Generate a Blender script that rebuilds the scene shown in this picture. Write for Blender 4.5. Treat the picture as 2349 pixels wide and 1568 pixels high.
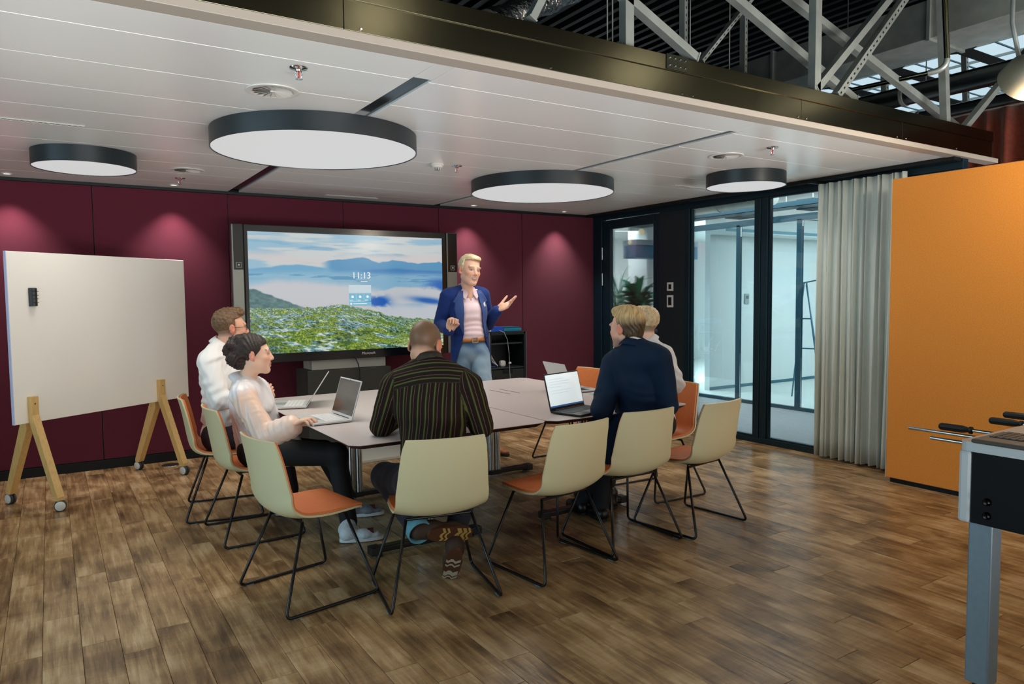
import bpy, bmesh, math, random
import numpy as np
from mathutils import Vector, Matrix
from bpy_extras.io_utils import unpack_list

for _o in list(bpy.data.objects):
    bpy.data.objects.remove(_o, do_unlink=True)
SC = bpy.context.scene
COL = SC.collection
rnd = random.Random(7)
PI = math.pi
H = 2.484                      # suspended ceiling height (m)

# ------------------------------------------------------------------ camera
CAM = np.array([-5.87884, -7.19162, 1.47055])
YAW, PIT, ROL, FPX = 0.570044, -0.0626575, -0.0103796, 1652.412
IW, IH = 2349, 1568
def _axes():
    cy, sy, cp, sp = math.cos(YAW), math.sin(YAW), math.cos(PIT), math.sin(PIT)
    f = np.array([sy*cp, cy*cp, sp]); r = np.array([cy, -sy, 0.0]); u = np.cross(r, f)
    cr, sr = math.cos(ROL), math.sin(ROL)
    return cr*r+sr*u, -sr*r+cr*u, f
AR, AU, AF = _axes()
cam_d = bpy.data.cameras.new('camera'); cam = bpy.data.objects.new('camera', cam_d); COL.objects.link(cam)
cam_d.sensor_width = 36.0; cam_d.sensor_fit = 'HORIZONTAL'; cam_d.lens = FPX/IW*36.0
cam_d.clip_start = 0.05; cam_d.clip_end = 200
cam.matrix_world = Matrix(((AR[0], AU[0], -AF[0], CAM[0]), (AR[1], AU[1], -AF[1], CAM[1]), (AR[2], AU[2], -AF[2], CAM[2]), (0, 0, 0, 1)))
SC.camera = cam
def ray(px, py):
    return AR*(px-IW/2)/FPX + AU*(IH/2-py)/FPX + AF
def at(px, py, **k):            # survey helper: where a sight line meets the plane x=, y= or z=
    d = ray(px, py); (ax, v), = k.items(); i = 'xyz'.index(ax)
    return CAM + d*(v-CAM[i])/d[i]
def dp(px, py, depth):          # survey helper: a point at a measured distance
    return CAM + ray(px, py)*depth
def proj(P):
    d = np.asarray(P, float)-CAM; z = d@AF
    return (IW/2+FPX*(d@AR)/z, IH/2-FPX*(d@AU)/z, z)

# ------------------------------------------------------------------ world, light, exposure
SC.view_settings.view_transform = 'Standard'
SC.view_settings.look = 'None'
SC.view_settings.exposure = 0.0
SC.view_settings.gamma = 1.0
SC.view_settings.use_curve_mapping = False
W = bpy.data.worlds.new('World'); SC.world = W; W.use_nodes = True
W.node_tree.nodes['Background'].inputs[0].default_value = (0.42, 0.62, 0.74, 1)
W.node_tree.nodes['Background'].inputs[1].default_value = 0.05

def area(name, loc, target, sx, sy, power, col, spread=180):
    d = bpy.data.lights.new(name, 'AREA'); d.shape = 'RECTANGLE'; d.size = sx; d.size_y = sy
    d.energy = power; d.color = col; d.spread = math.radians(spread)
    o = bpy.data.objects.new(name, d); COL.objects.link(o); o.location = loc
    o.rotation_euler = (Vector(target)-Vector(loc)).to_track_quat('-Z', 'Y').to_euler()
    return o
# added warm fill light behind the photographer, then assumed cool window daylight from left
area('hall_fill_light', (-1.6, -11.2, 2.2), (-2.6, -3.0, 1.9), 10.0, 4.0, 128, (1.0, 0.92, 0.79))
area('assumed_window_light', (-9.3, -4.6, 1.6), (-3.0, -4.5, 1.2), 5.0, 2.6, 70, (0.55, 0.85, 1.0), 120)
# unseen upward fill light added behind the photographer to brighten the ceiling
area('ceiling_fill_light', (-4.2, -8.3, .06), (-4.2, -7.3, .64), 12.0, 1.6, 225, (0.97, 0.98, 1.0), 68)
# assumed lighting of the corridor and of the glazed office beyond the glass wall
area('assumed_corridor_light', (1.1, -1.0, 2.63), (1.1, -1.0, 0), 1.2, 5.0, 88, (0.84, 0.95, 1.0))
area('assumed_rear_light', (2.6, 2.9, 2.63), (2.7, 3.1, 0), 3.2, 2.4, 900, (0.90, 0.97, 1.0))
area('assumed_office_light', (4.3, -1.6, 2.63), (4.3, -1.5, 0), 2.6, 3.4, 165, (0.92, 0.97, 1.0))

# ------------------------------------------------------------------ helpers
def lin(c):
    return tuple((((v/255.0)+0.055)/1.055)**2.4 if v/255.0 > 0.04045 else v/255.0/12.92 for v in c)
MATS = {}
def mat(name, col, rough=0.5, metal=0.0, noise=None, bump=None, emit=None, spec=0.5, coat=0.0, sheen=0.0, aniso=0.0, mapscale=(1, 1, 1), rrough=None):
    if name in MATS: return MATS[name]
    m = bpy.data.materials.new(name); m.use_nodes = True; MATS[name] = m
    nt = m.node_tree; b = nt.nodes['Principled BSDF']; L = nt.links.new
    c = lin(col)
    b.inputs['Base Color'].default_value = (*c, 1)
    b.inputs['Roughness'].default_value = rough; b.inputs['Metallic'].default_value = metal
    b.inputs['Specular IOR Level'].default_value = spec
    b.inputs['Coat Weight'].default_value = coat
    b.inputs['Sheen Weight'].default_value = sheen
    b.inputs['Anisotropic'].default_value = aniso
    if noise or bump or rrough:
        tc = nt.nodes.new('ShaderNodeTexCoord'); mp = nt.nodes.new('ShaderNodeMapping'); mp.inputs['Scale'].default_value = mapscale
        L(tc.outputs['Object'], mp.inputs['Vector'])
    if noise:
        n = nt.nodes.new('ShaderNodeTexNoise'); n.inputs['Scale'].default_value = noise[0]; n.inputs['Detail'].default_value = 5
        L(mp.outputs[0], n.inputs['Vector'])
        r = nt.nodes.new('ShaderNodeValToRGB'); a = noise[1]
        r.color_ramp.elements[0].position = 0.3; r.color_ramp.elements[1].position = 0.7
        r.color_ramp.elements[0].color = (*[max(0, v*(1-a)) for v in c], 1); r.color_ramp.elements[1].color = (*[min(1, v*(1+a)) for v in c], 1)
        L(n.outputs['Fac'], r.inputs[0]); L(r.outputs[0], b.inputs['Base Color'])
    if rrough:
        n = nt.nodes.new('ShaderNodeTexNoise'); n.inputs['Scale'].default_value = rrough[0]; n.inputs['Detail'].default_value = 4
        L(mp.outputs[0], n.inputs['Vector'])
        mr = nt.nodes.new('ShaderNodeMapRange'); mr.inputs[1].default_value = .3; mr.inputs[2].default_value = .7; mr.inputs[3].default_value = rrough[1]; mr.inputs[4].default_value = rrough[2]
        L(n.outputs['Fac'], mr.inputs[0]); L(mr.outputs[0], b.inputs['Roughness'])
    if bump:
        n = nt.nodes.new('ShaderNodeTexNoise'); n.inputs['Scale'].default_value = bump[0]; n.inputs['Detail'].default_value = 3
        L(mp.outputs[0], n.inputs['Vector'])
        bp = nt.nodes.new('ShaderNodeBump'); bp.inputs['Strength'].default_value = bump[1]; bp.inputs['Distance'].default_value = bump[2]
        L(n.outputs['Fac'], bp.inputs['Height']); L(bp.outputs[0], b.inputs['Normal'])
    if emit:
        b.inputs['Emission Color'].default_value = (*lin(emit[0]), 1); b.inputs['Emission Strength'].default_value = emit[1]
    return m
def glass_mat(name, tint=(255, 255, 255), rough=0.0, fac=0.5):
    m = bpy.data.materials.new(name); m.use_nodes = True; nt = m.node_tree; nt.nodes.clear(); L = nt.links.new
    out = nt.nodes.new('ShaderNodeOutputMaterial'); mx = nt.nodes.new('ShaderNodeMixShader')
    t = nt.nodes.new('ShaderNodeBsdfTransparent'); t.inputs[0].default_value = (*lin(tint), 1)
    g = nt.nodes.new('ShaderNodeBsdfGlossy'); g.inputs['Roughness'].default_value = rough
    fr = nt.nodes.new('ShaderNodeFresnel'); fr.inputs[0].default_value = 1.45
    mu = nt.nodes.new('ShaderNodeMath'); mu.operation = 'MULTIPLY'; mu.inputs[1].default_value = fac
    L(fr.outputs[0], mu.inputs[0]); L(mu.outputs[0], mx.inputs[0]); L(t.outputs[0], mx.inputs[1]); L(g.outputs[0], mx.inputs[2]); L(mx.outputs[0], out.inputs[0])
    return m
def attr_mat(name, rough=0.5, emit=0.0, spec=0.5, sheen=0.0, bump=None, sss=0.0, alpha=None):
    m = bpy.data.materials.new(name); m.use_nodes = True; nt = m.node_tree; L = nt.links.new; b = nt.nodes['Principled BSDF']
    a = nt.nodes.new('ShaderNodeAttribute'); a.attribute_name = 'Col'
    b.inputs['Roughness'].default_value = rough; b.inputs['Specular IOR Level'].default_value = spec; b.inputs['Sheen Weight'].default_value = sheen
    if emit:
        b.inputs['Base Color'].default_value = (0.01, 0.01, 0.01, 1)
        L(a.outputs['Color'], b.inputs['Emission Color']); b.inputs['Emission Strength'].default_value = emit
    else:
        L(a.outputs['Color'], b.inputs['Base Color'])
    if bump:
        tc = nt.nodes.new('ShaderNodeTexCoord'); n = nt.nodes.new('ShaderNodeTexNoise'); n.inputs['Scale'].default_value = bump[0]; n.inputs['Detail'].default_value = 4
        mp = nt.nodes.new('ShaderNodeMapping'); mp.inputs['Scale'].default_value = bump[3] if len(bump) > 3 else (1, 1, 1)
        L(tc.outputs['Object'], mp.inputs[0]); L(mp.outputs[0], n.inputs['Vector'])
        bp = nt.nodes.new('ShaderNodeBump'); bp.inputs['Strength'].default_value = bump[1]; bp.inputs['Distance'].default_value = bump[2]
        L(n.outputs['Fac'], bp.inputs['Height']); L(bp.outputs[0], b.inputs['Normal'])
    if sss:
        b.inputs['Subsurface Weight'].default_value = sss; b.inputs['Subsurface Radius'].default_value = (0.012, 0.005, 0.003); b.inputs['Subsurface Scale'].default_value = 1.0
    return m

class MB:
    def __init__(s): s.v = []; s.f = []
    def add(s, vs, fs):
        o = len(s.v); s.v += [tuple(map(float, p)) for p in vs]; s.f += [tuple(i+o for i in q) for q in fs]; return s
    def box(s, a, b, bev=0.0, M=None):
        x0, x1 = sorted((a[0], b[0])); y0, y1 = sorted((a[1], b[1])); z0, z1 = sorted((a[2], b[2]))
        if bev <= 0:
            vs = [(x, y, z) for z in (z0, z1) for y in (y0, y1) for x in (x0, x1)]
            fs = [(0, 2, 3, 1), (4, 5, 7, 6), (0, 1, 5, 4), (2, 6, 7, 3), (0, 4, 6, 2), (1, 3, 7, 5)]
        else:
            bev = min(bev, (x1-x0)*.49, (y1-y0)*.49, (z1-z0)*.49)
            bm = bmesh.new(); bmesh.ops.create_cube(bm, size=1)
            for v in bm.verts: v.co = Vector(((x0+x1)/2+v.co.x*(x1-x0), (y0+y1)/2+v.co.y*(y1-y0), (z0+z1)/2+v.co.z*(z1-z0)))
            bmesh.ops.bevel(bm, geom=bm.edges[:], offset=bev, segments=2, affect='EDGES', profile=0.5)
            bm.verts.index_update(); vs = [tuple(v.co) for v in bm.verts]; fs = [tuple(v.index for v in f.verts) for f in bm.faces]; bm.free()
        if M is not None: vs = [tuple(M @ Vector(v)) for v in vs]
        return s.add(vs, fs)
    def beam(s, a, b, w, h, up=(0, 0, 1), bev=0.0):
        a = Vector(a); b = Vector(b); d = b-a; L = d.length; d.normalize(); u = Vector(up)
        x = d.cross(u)
        if x.length < 1e-4: x = d.cross(Vector((1, 0, 0)))
        x.normalize(); u = x.cross(d)
        M = Matrix(((x.x, d.x, u.x, a.x), (x.y, d.y, u.y, a.y), (x.z, d.z, u.z, a.z), (0, 0, 0, 1)))
        return s.box((-w/2, 0, -h/2), (w/2, L, h/2), bev, M)
    def tube(s, pts, r, n=8, cap=True, closed=False):
        pts = [Vector(p) for p in pts]; rs = r if isinstance(r, (list, tuple)) else [r]*len(pts)
        rings = []; prev = None
        N = len(pts)
        for i, p in enumerate(pts):
            if closed: t = (pts[(i+1) % N]-pts[i-1])
            else: t = pts[min(i+1, N-1)]-pts[max(i-1, 0)]
            if t.length < 1e-9: t = Vector((0, 0, 1))
            t.normalize()
            if prev is None:
                x = t.orthogonal().normalized()
            else:
                x = prev - t*prev.dot(t)
                if x.length < 1e-6: x = t.orthogonal()
                x.normalize()
            prev = x; y = t.cross(x)
            rings.append([p + (x*math.cos(2*PI*k/n)+y*math.sin(2*PI*k/n))*rs[i] for k in range(n)])
        vs = [v for rg in rings for v in rg]; fs = []
        M_ = N if closed else N-1
        for i in range(M_):
            j = (i+1) % N
            for k in range(n): fs.append((i*n+k, i*n+(k+1) % n, j*n+(k+1) % n, j*n+k))
        if cap and not closed:
            fs.append(tuple(range(n-1, -1, -1))); fs.append(tuple((N-1)*n+k for k in range(n)))
        return s.add(vs, fs)
    def lathe(s, prof, n=32, M=None, a0=0, a1=2*PI):
        full = abs(a1-a0-2*PI) < 1e-6; m = n if full else n+1; vs = []; fs = []
        for k in range(m):
            t = a0+(a1-a0)*k/n
            vs += [(r*math.cos(t), r*math.sin(t), z) for r, z in prof]
        P = len(prof)
        for k in range(n):
            k2 = (k+1) % m
            for i in range(P-1):
                fs.append((k*P+i, k2*P+i, k2*P+i+1, k*P+i+1))
        if M is not None: vs = [tuple(M @ Vector(v)) for v in vs]
        return s.add(vs, fs)
    def prism(s, poly, h0, h1, M=None):       # polygon in xy extruded in z
        n = len(poly); vs = [(x, y, h0) for x, y in poly]+[(x, y, h1) for x, y in poly]
        fs = [tuple(range(n-1, -1, -1)), tuple(range(n, 2*n))]+[(i, (i+1) % n, n+(i+1) % n, n+i) for i in range(n)]
        if M is not None: vs = [tuple(M @ Vector(v)) for v in vs]
        return s.add(vs, fs)
    def grid(s, P):                            # P[i][j] points
        a = len(P); b = len(P[0]); vs = [p for r in P for p in r]
        return s.add(vs, [(i*b+j, i*b+j+1, (i+1)*b+j+1, (i+1)*b+j) for i in range(a-1) for j in range(b-1)])
    def mesh(s, name, m=None, smooth=False):
        me = bpy.data.meshes.new(name); me.from_pydata(s.v, [], s.f); me.update()
        if smooth is True: me.shade_smooth()
        elif smooth:
            me.shade_smooth(); me.set_sharp_from_angle(angle=math.radians(smooth))
        if m: me.materials.append(m)
        return me
    def build(s, name, m=None, parent=None, smooth=False):
        return link(name, s.mesh(name, m, smooth), parent)
def link(name, me, parent=None, loc=None, rz=None):
    o = bpy.data.objects.new(name, me); COL.objects.link(o)
    if parent is not None: o.parent = parent
    if loc is not None: o.location = loc
    if rz is not None: o.rotation_euler = (0, 0, rz)
    return o
def tag(o, label=None, cat=None, group=None, kind=None):
    if label: o['label'] = label
    if cat: o['category'] = cat
    if group: o['group'] = group
    if kind: o['kind'] = kind
    return o
def thing(name, loc, label, cat, group=None, rz=0.0):
    o = bpy.data.objects.new(name, None); COL.objects.link(o); o.location = loc; o.rotation_euler = (0, 0, rz)
    o.empty_display_size = 0.1
    return tag(o, label, cat, group)
def struct(name, loc=(0, 0, 0)):
    o = bpy.data.objects.new(name, None); COL.objects.link(o); o.location = loc; o['kind'] = 'structure'; o.empty_display_size = 0.1
    return o
def copy_tree(o, parent=None):
    c = o.copy(); COL.objects.link(c); c.parent = parent
    for ch in o.children: copy_tree(ch, c)
    return c
def text_obj(name, txt, size, M, m, parent=None, align='LEFT', ext=0.0006):
    cu = bpy.data.curves.new(name+'_curve', 'FONT'); cu.body = txt; cu.size = size; cu.align_x = align; cu.extrude = ext
    t = bpy.data.objects.new(name+'_tmp', cu); COL.objects.link(t)
    dg = bpy.context.evaluated_depsgraph_get(); me = bpy.data.meshes.new_from_object(t.evaluated_get(dg))
    bpy.data.objects.remove(t); bpy.data.curves.remove(cu)
    me.name = name; me.transform(M); me.materials.clear(); me.materials.append(m)
    return link(name, me, parent)
def rotx(a): return Matrix.Rotation(a, 4, 'X')
def T(*v): return Matrix.Translation(Vector(v))
def col_attr(me, cols):
    a = me.color_attributes.new('Col', 'FLOAT_COLOR', 'POINT')
    c = np.ones((len(me.vertices), 4), np.float32); c[:, :3] = cols
    a.data.foreach_set('color', c.ravel())
def np_mesh(name, V, F, m=None, smooth=True):
    me = bpy.data.meshes.new(name); nv = len(V); nf = len(F); k = F.shape[1]
    me.vertices.add(nv); me.vertices.foreach_set('co', np.ascontiguousarray(V, np.float32).ravel())
    me.loops.add(nf*k); me.loops.foreach_set('vertex_index', np.ascontiguousarray(F, np.int32).ravel())
    me.polygons.add(nf); me.polygons.foreach_set('loop_start', np.arange(0, nf*k, k, dtype=np.int32))
    me.update(calc_edges=True); me.validate()
    if smooth: me.shade_smooth()
    if m: me.materials.append(m)
    return me
def vnoise(X, Y, seed=0):                       # smooth value noise on a lattice
    r = np.random.RandomState(seed); Tt = r.rand(256, 256)
    xi = np.floor(X).astype(int); yi = np.floor(Y).astype(int); fx = X-xi; fy = Y-yi
    fx = fx*fx*(3-2*fx); fy = fy*fy*(3-2*fy)
    g = lambda a, b: Tt[a & 255, b & 255]
    return (g(xi, yi)*(1-fx)+g(xi+1, yi)*fx)*(1-fy)+(g(xi, yi+1)*(1-fx)+g(xi+1, yi+1)*fx)*fy
def fbm(X, Y, o=5, seed=0):
    s = 0; a = .5
    for i in range(o):
        s = s+a*vnoise(X*2**i, Y*2**i, seed+i); a *= .5
    return s/(1-.5**o)

# ------------------------------------------------------------------ materials
M_white = mat('white_metal_panel', (226, 222, 216), 0.34, spec=0.35, noise=(3, .02))
M_trim = mat('cream_trim', (176, 165, 152), 0.45)
M_black = mat('black_frame', (12, 18, 21), 0.5, spec=.3)
M_blackgloss = mat('black_gloss_channel', (13, 20, 26), 0.16)
M_lampbody = mat('lamp_housing', (26, 36, 40), 0.36)
M_galv = mat('galvanised_steel', (102, 99, 80), 0.20, metal=1.0, bump=(2.5, .05, .02))
M_galvblue = mat('galvanised_strut', (168, 174, 168), 0.42, metal=0.55, noise=(8, .15))
M_chrome = mat('chrome', (205, 208, 210), 0.12, metal=1.0)
M_steel = mat('brushed_steel', (165, 168, 170), 0.3, metal=1.0)
M_blackmetal = mat('black_tube', (10, 12, 14), 0.35)
M_plwhite = mat('white_plastic', (214, 212, 206), 0.4)
M_dark = mat('dark_plastic', (22, 23, 25), 0.45)
M_glass = glass_mat('clear_glass', (246, 252, 252), 0.0, 0.9)
M_glass2 = glass_mat('office_glass', (240, 250, 252), 0.0, 0.7)

# ------------------------------------------------------------------ floor of planks
def floor_material():
    m = bpy.data.materials.new('oak_plank'); m.use_nodes = True; nt = m.node_tree; L = nt.links.new; b = nt.nodes['Principled BSDF']
    ge = nt.nodes.new('ShaderNodeNewGeometry'); oi = nt.nodes.new('ShaderNodeObjectInfo')
    cmb = nt.nodes.new('ShaderNodeVectorMath'); cmb.operation = 'SCALE'; cmb.inputs[0].default_value = (37, 53, 11); L(oi.outputs['Random'], cmb.inputs['Scale'])
    ad = nt.nodes.new('ShaderNodeVectorMath'); ad.operation = 'ADD'; L(ge.outputs['Position'], ad.inputs[0]); L(cmb.outputs[0], ad.inputs[1])
    def noise(scale, mp, det=5, dist=0.0):
        a = nt.nodes.new('ShaderNodeMapping'); a.inputs['Scale'].default_value = mp; L(ad.outputs[0], a.inputs[0])
        n = nt.nodes.new('ShaderNodeTexNoise'); n.inputs['Scale'].default_value = scale; n.inputs['Detail'].default_value = det; n.inputs['Distortion'].default_value = dist
        L(a.outputs[0], n.inputs['Vector']); return n.outputs['Fac']
    grain = noise(6, (6, .45, 1), 6, .6); fine = noise(40, (4, .18, 1), 4); blot = noise(4.0, (1.1, .8, 1), 4, .4); saw = noise(30, (.15, 2.2, 1), 2)
    def mth(op, a, b_):
        n = nt.nodes.new('ShaderNodeMath'); n.operation = op
        for i, v in enumerate((a, b_)):
            if isinstance(v, (int, float)): n.inputs[i].default_value = v
            else: L(v, n.inputs[i])
        return n.outputs[0]
    s = mth('ADD', mth('MULTIPLY', grain, .34), mth('MULTIPLY', blot, .52)); s = mth('ADD', s, mth('MULTIPLY', fine, .14)); s = mth('ADD', s, mth('MULTIPLY', saw, .08))
    s = mth('ADD', s, mth('MULTIPLY', oi.outputs['Random'], .05)); s = mth('SUBTRACT', s, .045)
    r = nt.nodes.new('ShaderNodeValToRGB'); cr = r.color_ramp
    cr.elements[0].position = .36; cr.elements[0].color = (*lin((84, 62, 38)), 1)
    cr.elements[1].position = .66; cr.elements[1].color = (*lin((206, 176, 134)), 1)
    e = cr.elements.new(.46); e.color = (*lin((130, 100, 66)), 1)
    e = cr.elements.new(.55); e.color = (*lin((170, 136, 94)), 1)
    L(s, r.inputs[0]); L(r.outputs[0], b.inputs['Base Color'])
    b.inputs['Roughness'].default_value = .36; b.inputs['Specular IOR Level'].default_value = .42
    mr = nt.nodes.new('ShaderNodeMapRange'); mr.inputs[1].default_value = .3; mr.inputs[2].default_value = .7; mr.inputs[3].default_value = .40; mr.inputs[4].default_value = .22
    L(fine, mr.inputs[0]); L(mr.outputs[0], b.inputs['Roughness'])
    bp = nt.nodes.new('ShaderNodeBump'); bp.inputs['Strength'].default_value = .18; bp.inputs['Distance'].default_value = .002
    L(fine, bp.inputs['Height']); L(bp.outputs[0], b.inputs['Normal'])
    return m
M_floor = floor_material()
floor = struct('floor')
MB().box((-9.5, -11.5, -.06), (0, 0, -.006)).build('subfloor', mat('subfloor', (30, 22, 15), .8), floor)
PWI, PLE = 0.142, 0.92
plank_mesh = {}
def plank_me(L_):
    k = round(L_, 3)
    if k not in plank_mesh:
        w = PWI-.0014; l = L_-.0014; e = .0012
        vs = [(-w/2, -l/2, -.006), (w/2, -l/2, -.006), (w/2, l/2, -.006), (-w/2, l/2, -.006), (-w/2, -l/2, -e), (w/2, -l/2, -e), (w/2, l/2, -e), (-w/2, l/2, -e),
              (-w/2+e, -l/2+e, 0), (w/2-e, -l/2+e, 0), (w/2-e, l/2-e, 0), (-w/2+e, l/2-e, 0)]
        fs = [(0, 1, 5, 4), (1, 2, 6, 5), (2, 3, 7, 6), (3, 0, 4, 7), (4, 5, 9, 8), (5, 6, 10, 9), (6, 7, 11, 10), (7, 4, 8, 11), (8, 9, 10, 11)]
        plank_mesh[k] = MB().add(vs, fs).mesh('plank', M_floor)
    return plank_mesh[k]
planks = []
ncol = int(9.5/PWI)
for c in range(ncol):
    x = -PWI/2-c*PWI; y = 0.0; l = round(rnd.choice((.18, .36, .54, .72, .92)), 3)
    while y > -11.4:
        planks.append((x, y-l/2, l)); y -= l; l = PLE
def pscore(q):
    best = 0
    for dy in (-.45, 0, .45):
        X, Y, z = proj((q[0], q[1]+dy, 0))
        if z > .3 and -60 < X < IW+60 and -60 < Y < IH+60: best = max(best, 1/z**3*q[2])
    return best
planks.sort(key=pscore, reverse=True)
for x, y, l in planks[:298]:
    link('plank', plank_me(l), floor, (x, y, 0))
rest = MB()
for x, y, l in planks[298:]:
    me = plank_me(l); rest.add([(v.co.x+x, v.co.y+y, v.co.z) for v in me.vertices], [tuple(p.vertices) for p in me.polygons])
tag(rest.build('plank_field', M_floor, floor), kind='stuff')

# ------------------------------------------------------------------ back wall with fabric panels
def fabric_mat(name, col, sc=260, amt=.16, rough=.9, sheen=.25):
    return mat(name, col, rough, noise=(sc, amt), bump=(sc*1.3, .5, .002), spec=.15, sheen=sheen)
M_red = fabric_mat('wine_red_fabric', (92, 33, 48))
wall_back = struct('wall_back')
MB().box((-9.5, .02, 0), (.0, .2, 2.75)).build('wall_core', mat('wall_core', (18, 12, 14), .8), wall_back)
seams = [-.012, -1.112, -2.215, -3.305, -4.425, -5.53, -6.64, -7.75, -8.86]
for a, b in zip(seams[:-1], seams[1:]):
    MB().box((b+.004, 0, .085), (a-.004, .022, H-.028), .003).build('fabric_panel', M_red, wall_back)
bb = MB().box((-9.5, -.004, 0), (-.0, .02, .08), .002).build('baseboard_back', M_black); tag(bb, kind='structure')
t1 = MB().box((-9.5, -.012, H-.026), (0, .02, H-.002)).build('trim_1', M_black); tag(t1, kind='structure')

# ------------------------------------------------------------------ ceiling
ceiling = struct('ceiling')
strips = [(-6.60, -6.505), (-4.42, -4.325), (-2.275, -2.198)]
xs = [(-9.5, -6.60), (-6.505, -4.42), (-4.325, -2.275), (-2.198, -.002)]
M_ceil = mat('ceiling_panel', (234, 233, 230), 0.24, spec=0.5, noise=(1.2, .012), bump=(900, .05, .0005))
cy = [0.0, -.38, -.84, -1.30, -1.76, -2.22, -2.68, -3.14, -3.60, -4.06, -4.325]
for a, b in xs:
    for y0, y1 in zip(cy[:-1], cy[1:]):
        MB().box((a+.0015, y1+.0012, H), (b-.0015, y0-.0012, H+.03), .0025).build('ceiling_panel', M_ceil, ceiling)
MB().box((-9.5, -4.33, H+.031), (0.0, 0.2, H+.06)).build('ceiling_board', mat('ceiling_board', (40, 40, 40), .8), ceiling)
for a, b in strips:
    MB().box((a-.002, -4.10, H+.012), (b+.002, -.0, H+.030)).build('channel', M_blackgloss, ceiling)
    MB().box((a, -4.325, H), (b, -4.10, H+.03), .002).build('channel_cover', M_ceil, ceiling)
t2 = MB().box((-9.5, -4.43, H-.004), (.45, -4.333, H+.03), .002).build('trim_2', M_trim); tag(t2, kind='structure')

# ------------------------------------------------------------------ round ceiling lamps
def lamp(x, y, r, label, power, z=H, group='round drum ceiling lamps', spread=140, glow=1.0):
    t = thing('round_ceiling_lamp', (x, y, z), label, 'lamp', group)
    h = .107
    MB().lathe([(r-.012, -.002), (r, -.002), (r, -h), (r-.004, -h-.001), (r-.006, -h+.006), (r-.012, -h+.006), (r-.012, -.002)], 96).build('lamp_housing', M_lampbody, t, 40)
    MB().lathe([(0, -h+.004), (r-.007, -h+.004), (r-.007, -h+.010), (0, -h+.010)], 96).build('diffuser', mat('lamp_diffuser', (60, 60, 60), .6, emit=((203, 203, 203), 1.0)) if glow == 1 else mat('assumed_hall_lamp_diffuser', (235, 235, 230), .6, emit=((255, 246, 228), glow)), t)
    d = bpy.data.lights.new('lamp_light', 'AREA'); d.shape = 'DISK'; d.size = 2*r-.04; d.energy = power; d.color = (1.0, .95, .87); d.spread = math.radians(spread)
    o = bpy.data.objects.new('lamp_light', d); COL.objects.link(o); o.parent = t; o.location = (0, 0, -h-.002)
    return t
lamp(-4.44, -2.72, .617, 'largest round black drum lamp nearest the steel fascia, over the left of the table', 13.5)
lamp(-5.63, -1.40, .317, 'small round black drum lamp at the left above the whiteboard', 3.6)
lamp(-2.15, -1.90, .630, 'large round black drum lamp above the presenter, crossing the right ceiling channel', 13.5)
lamp(-.87, -3.07, .325, 'small round black drum lamp close to the glass wall and grey curtain', 5.5)

# assumed globe lamps, unseen behind the photographer, added for glints on the steel fascia
for hxx, nm in ((-3.3, 'leftmost'), (-.1, 'middle'), (3.1, 'rightmost')):
    hl = thing('assumed_globe_lamp', (hxx, -8.0, 4.0), 'assumed white globe lamp, added out of view high behind the camera, %s of three' % nm, 'lamp', 'assumed globe lamps behind the camera')
    MB().lathe([(0, -.22)]+[(.22*math.cos(k*PI/20), .22*math.sin(k*PI/20)) for k in range(-9, 10)]+[(0, .22)], 32).build('globe', mat('globe_glass', (240, 236, 226), .4, emit=((255, 244, 224), 5.0)), hl, True)
    MB().tube([(0, 0, .21), (0, 0, .59)], .01, 8).build('hanger_rod', M_blackmetal, hl, True)
    MB().lathe([(0, .23), (.05, .23), (.06, .20), (.05, .19)], 20).build('cap', M_blackmetal, hl, 40)
# small ceiling fittings
def downlight(x, y, label):
    t = thing('downlight', (x, y, H), label, 'downlight', 'recessed downlights along the red wall')
    MB().lathe([(.026, -.001), (.038, -.001), (.040, -.004), (.027, -.005), (.026, -.001)], 28).build('ring', M_plwhite, t, True)
    MB().lathe([(0, -.0025), (.0265, -.0025)], 24).build('lens', mat('downlight_lens', (220, 220, 215), .5, emit=((255, 244, 225), 1.6)), t)
    d = bpy.data.lights.new('downlight_beam', 'SPOT'); d.energy = 66; d.color = (1, .88, .88); d.spot_size = math.radians(88); d.spot_blend = 1.0; d.shadow_soft_size = .02
    o = bpy.data.objects.new('downlight_beam', d); COL.objects.link(o); o.parent = t; o.location = (0, 0, -.012)
    return t
for x, lb in ((-6.115, 'leftmost recessed downlight at the end of the red wall'), (-4.91, 'recessed downlight on the red wall between whiteboard and display'),
              (-1.877, 'recessed downlight just behind the large lamp over the presenter'), (-.628, 'recessed downlight nearest the door corner')):
    downlight(x, -.19, lb)
def swirl_vent(x, y, r, label):
    t = thing('swirl_air_vent', (x, y, H), label, 'air vent', 'round swirl air vents')
    MB().lathe([(r*.74, -.001), (r, -.001), (r*.985, -.006), (r*.80, -.008), (r*.74, -.003)], 40).build('rim', M_plwhite, t, 50)
    MB().lathe([(0, -.0015), (r*.75, -.0015)], 32).build('backing', mat('vent_backing', (150, 146, 138), .7), t)
    MB().lathe([(0, -.008), (.012, -.007), (.014, -.001)], 16).build('hub', M_plwhite, t, True)
    bl = None
    for k in range(16):
        if bl is None:
            bl = MB().add([(.012, -.003, -.0018), (r*.73, -.020, -.0018), (r*.73, .024, -.011), (.012, .003, -.005)], [(0, 1, 2, 3), (3, 2, 1, 0)][:1]).add(
                [(.012, -.003, -.0010), (r*.73, -.020, -.0010), (r*.73, .024, -.0100), (.012, .003, -.0042)], [(3, 2, 1, 0)]).mesh('vane', M_plwhite)
        link('vane', bl, t, None, k*2*PI/16)
swirl_vent(-4.918, -3.555, .125, 'round swirl air vent in front of the largest lamp')
swirl_vent(-4.925, -1.03, .125, 'round swirl air vent beside the small left lamp')
swirl_vent(-1.664, -3.545, .125, 'round swirl air vent in front of the small right lamp')
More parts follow.
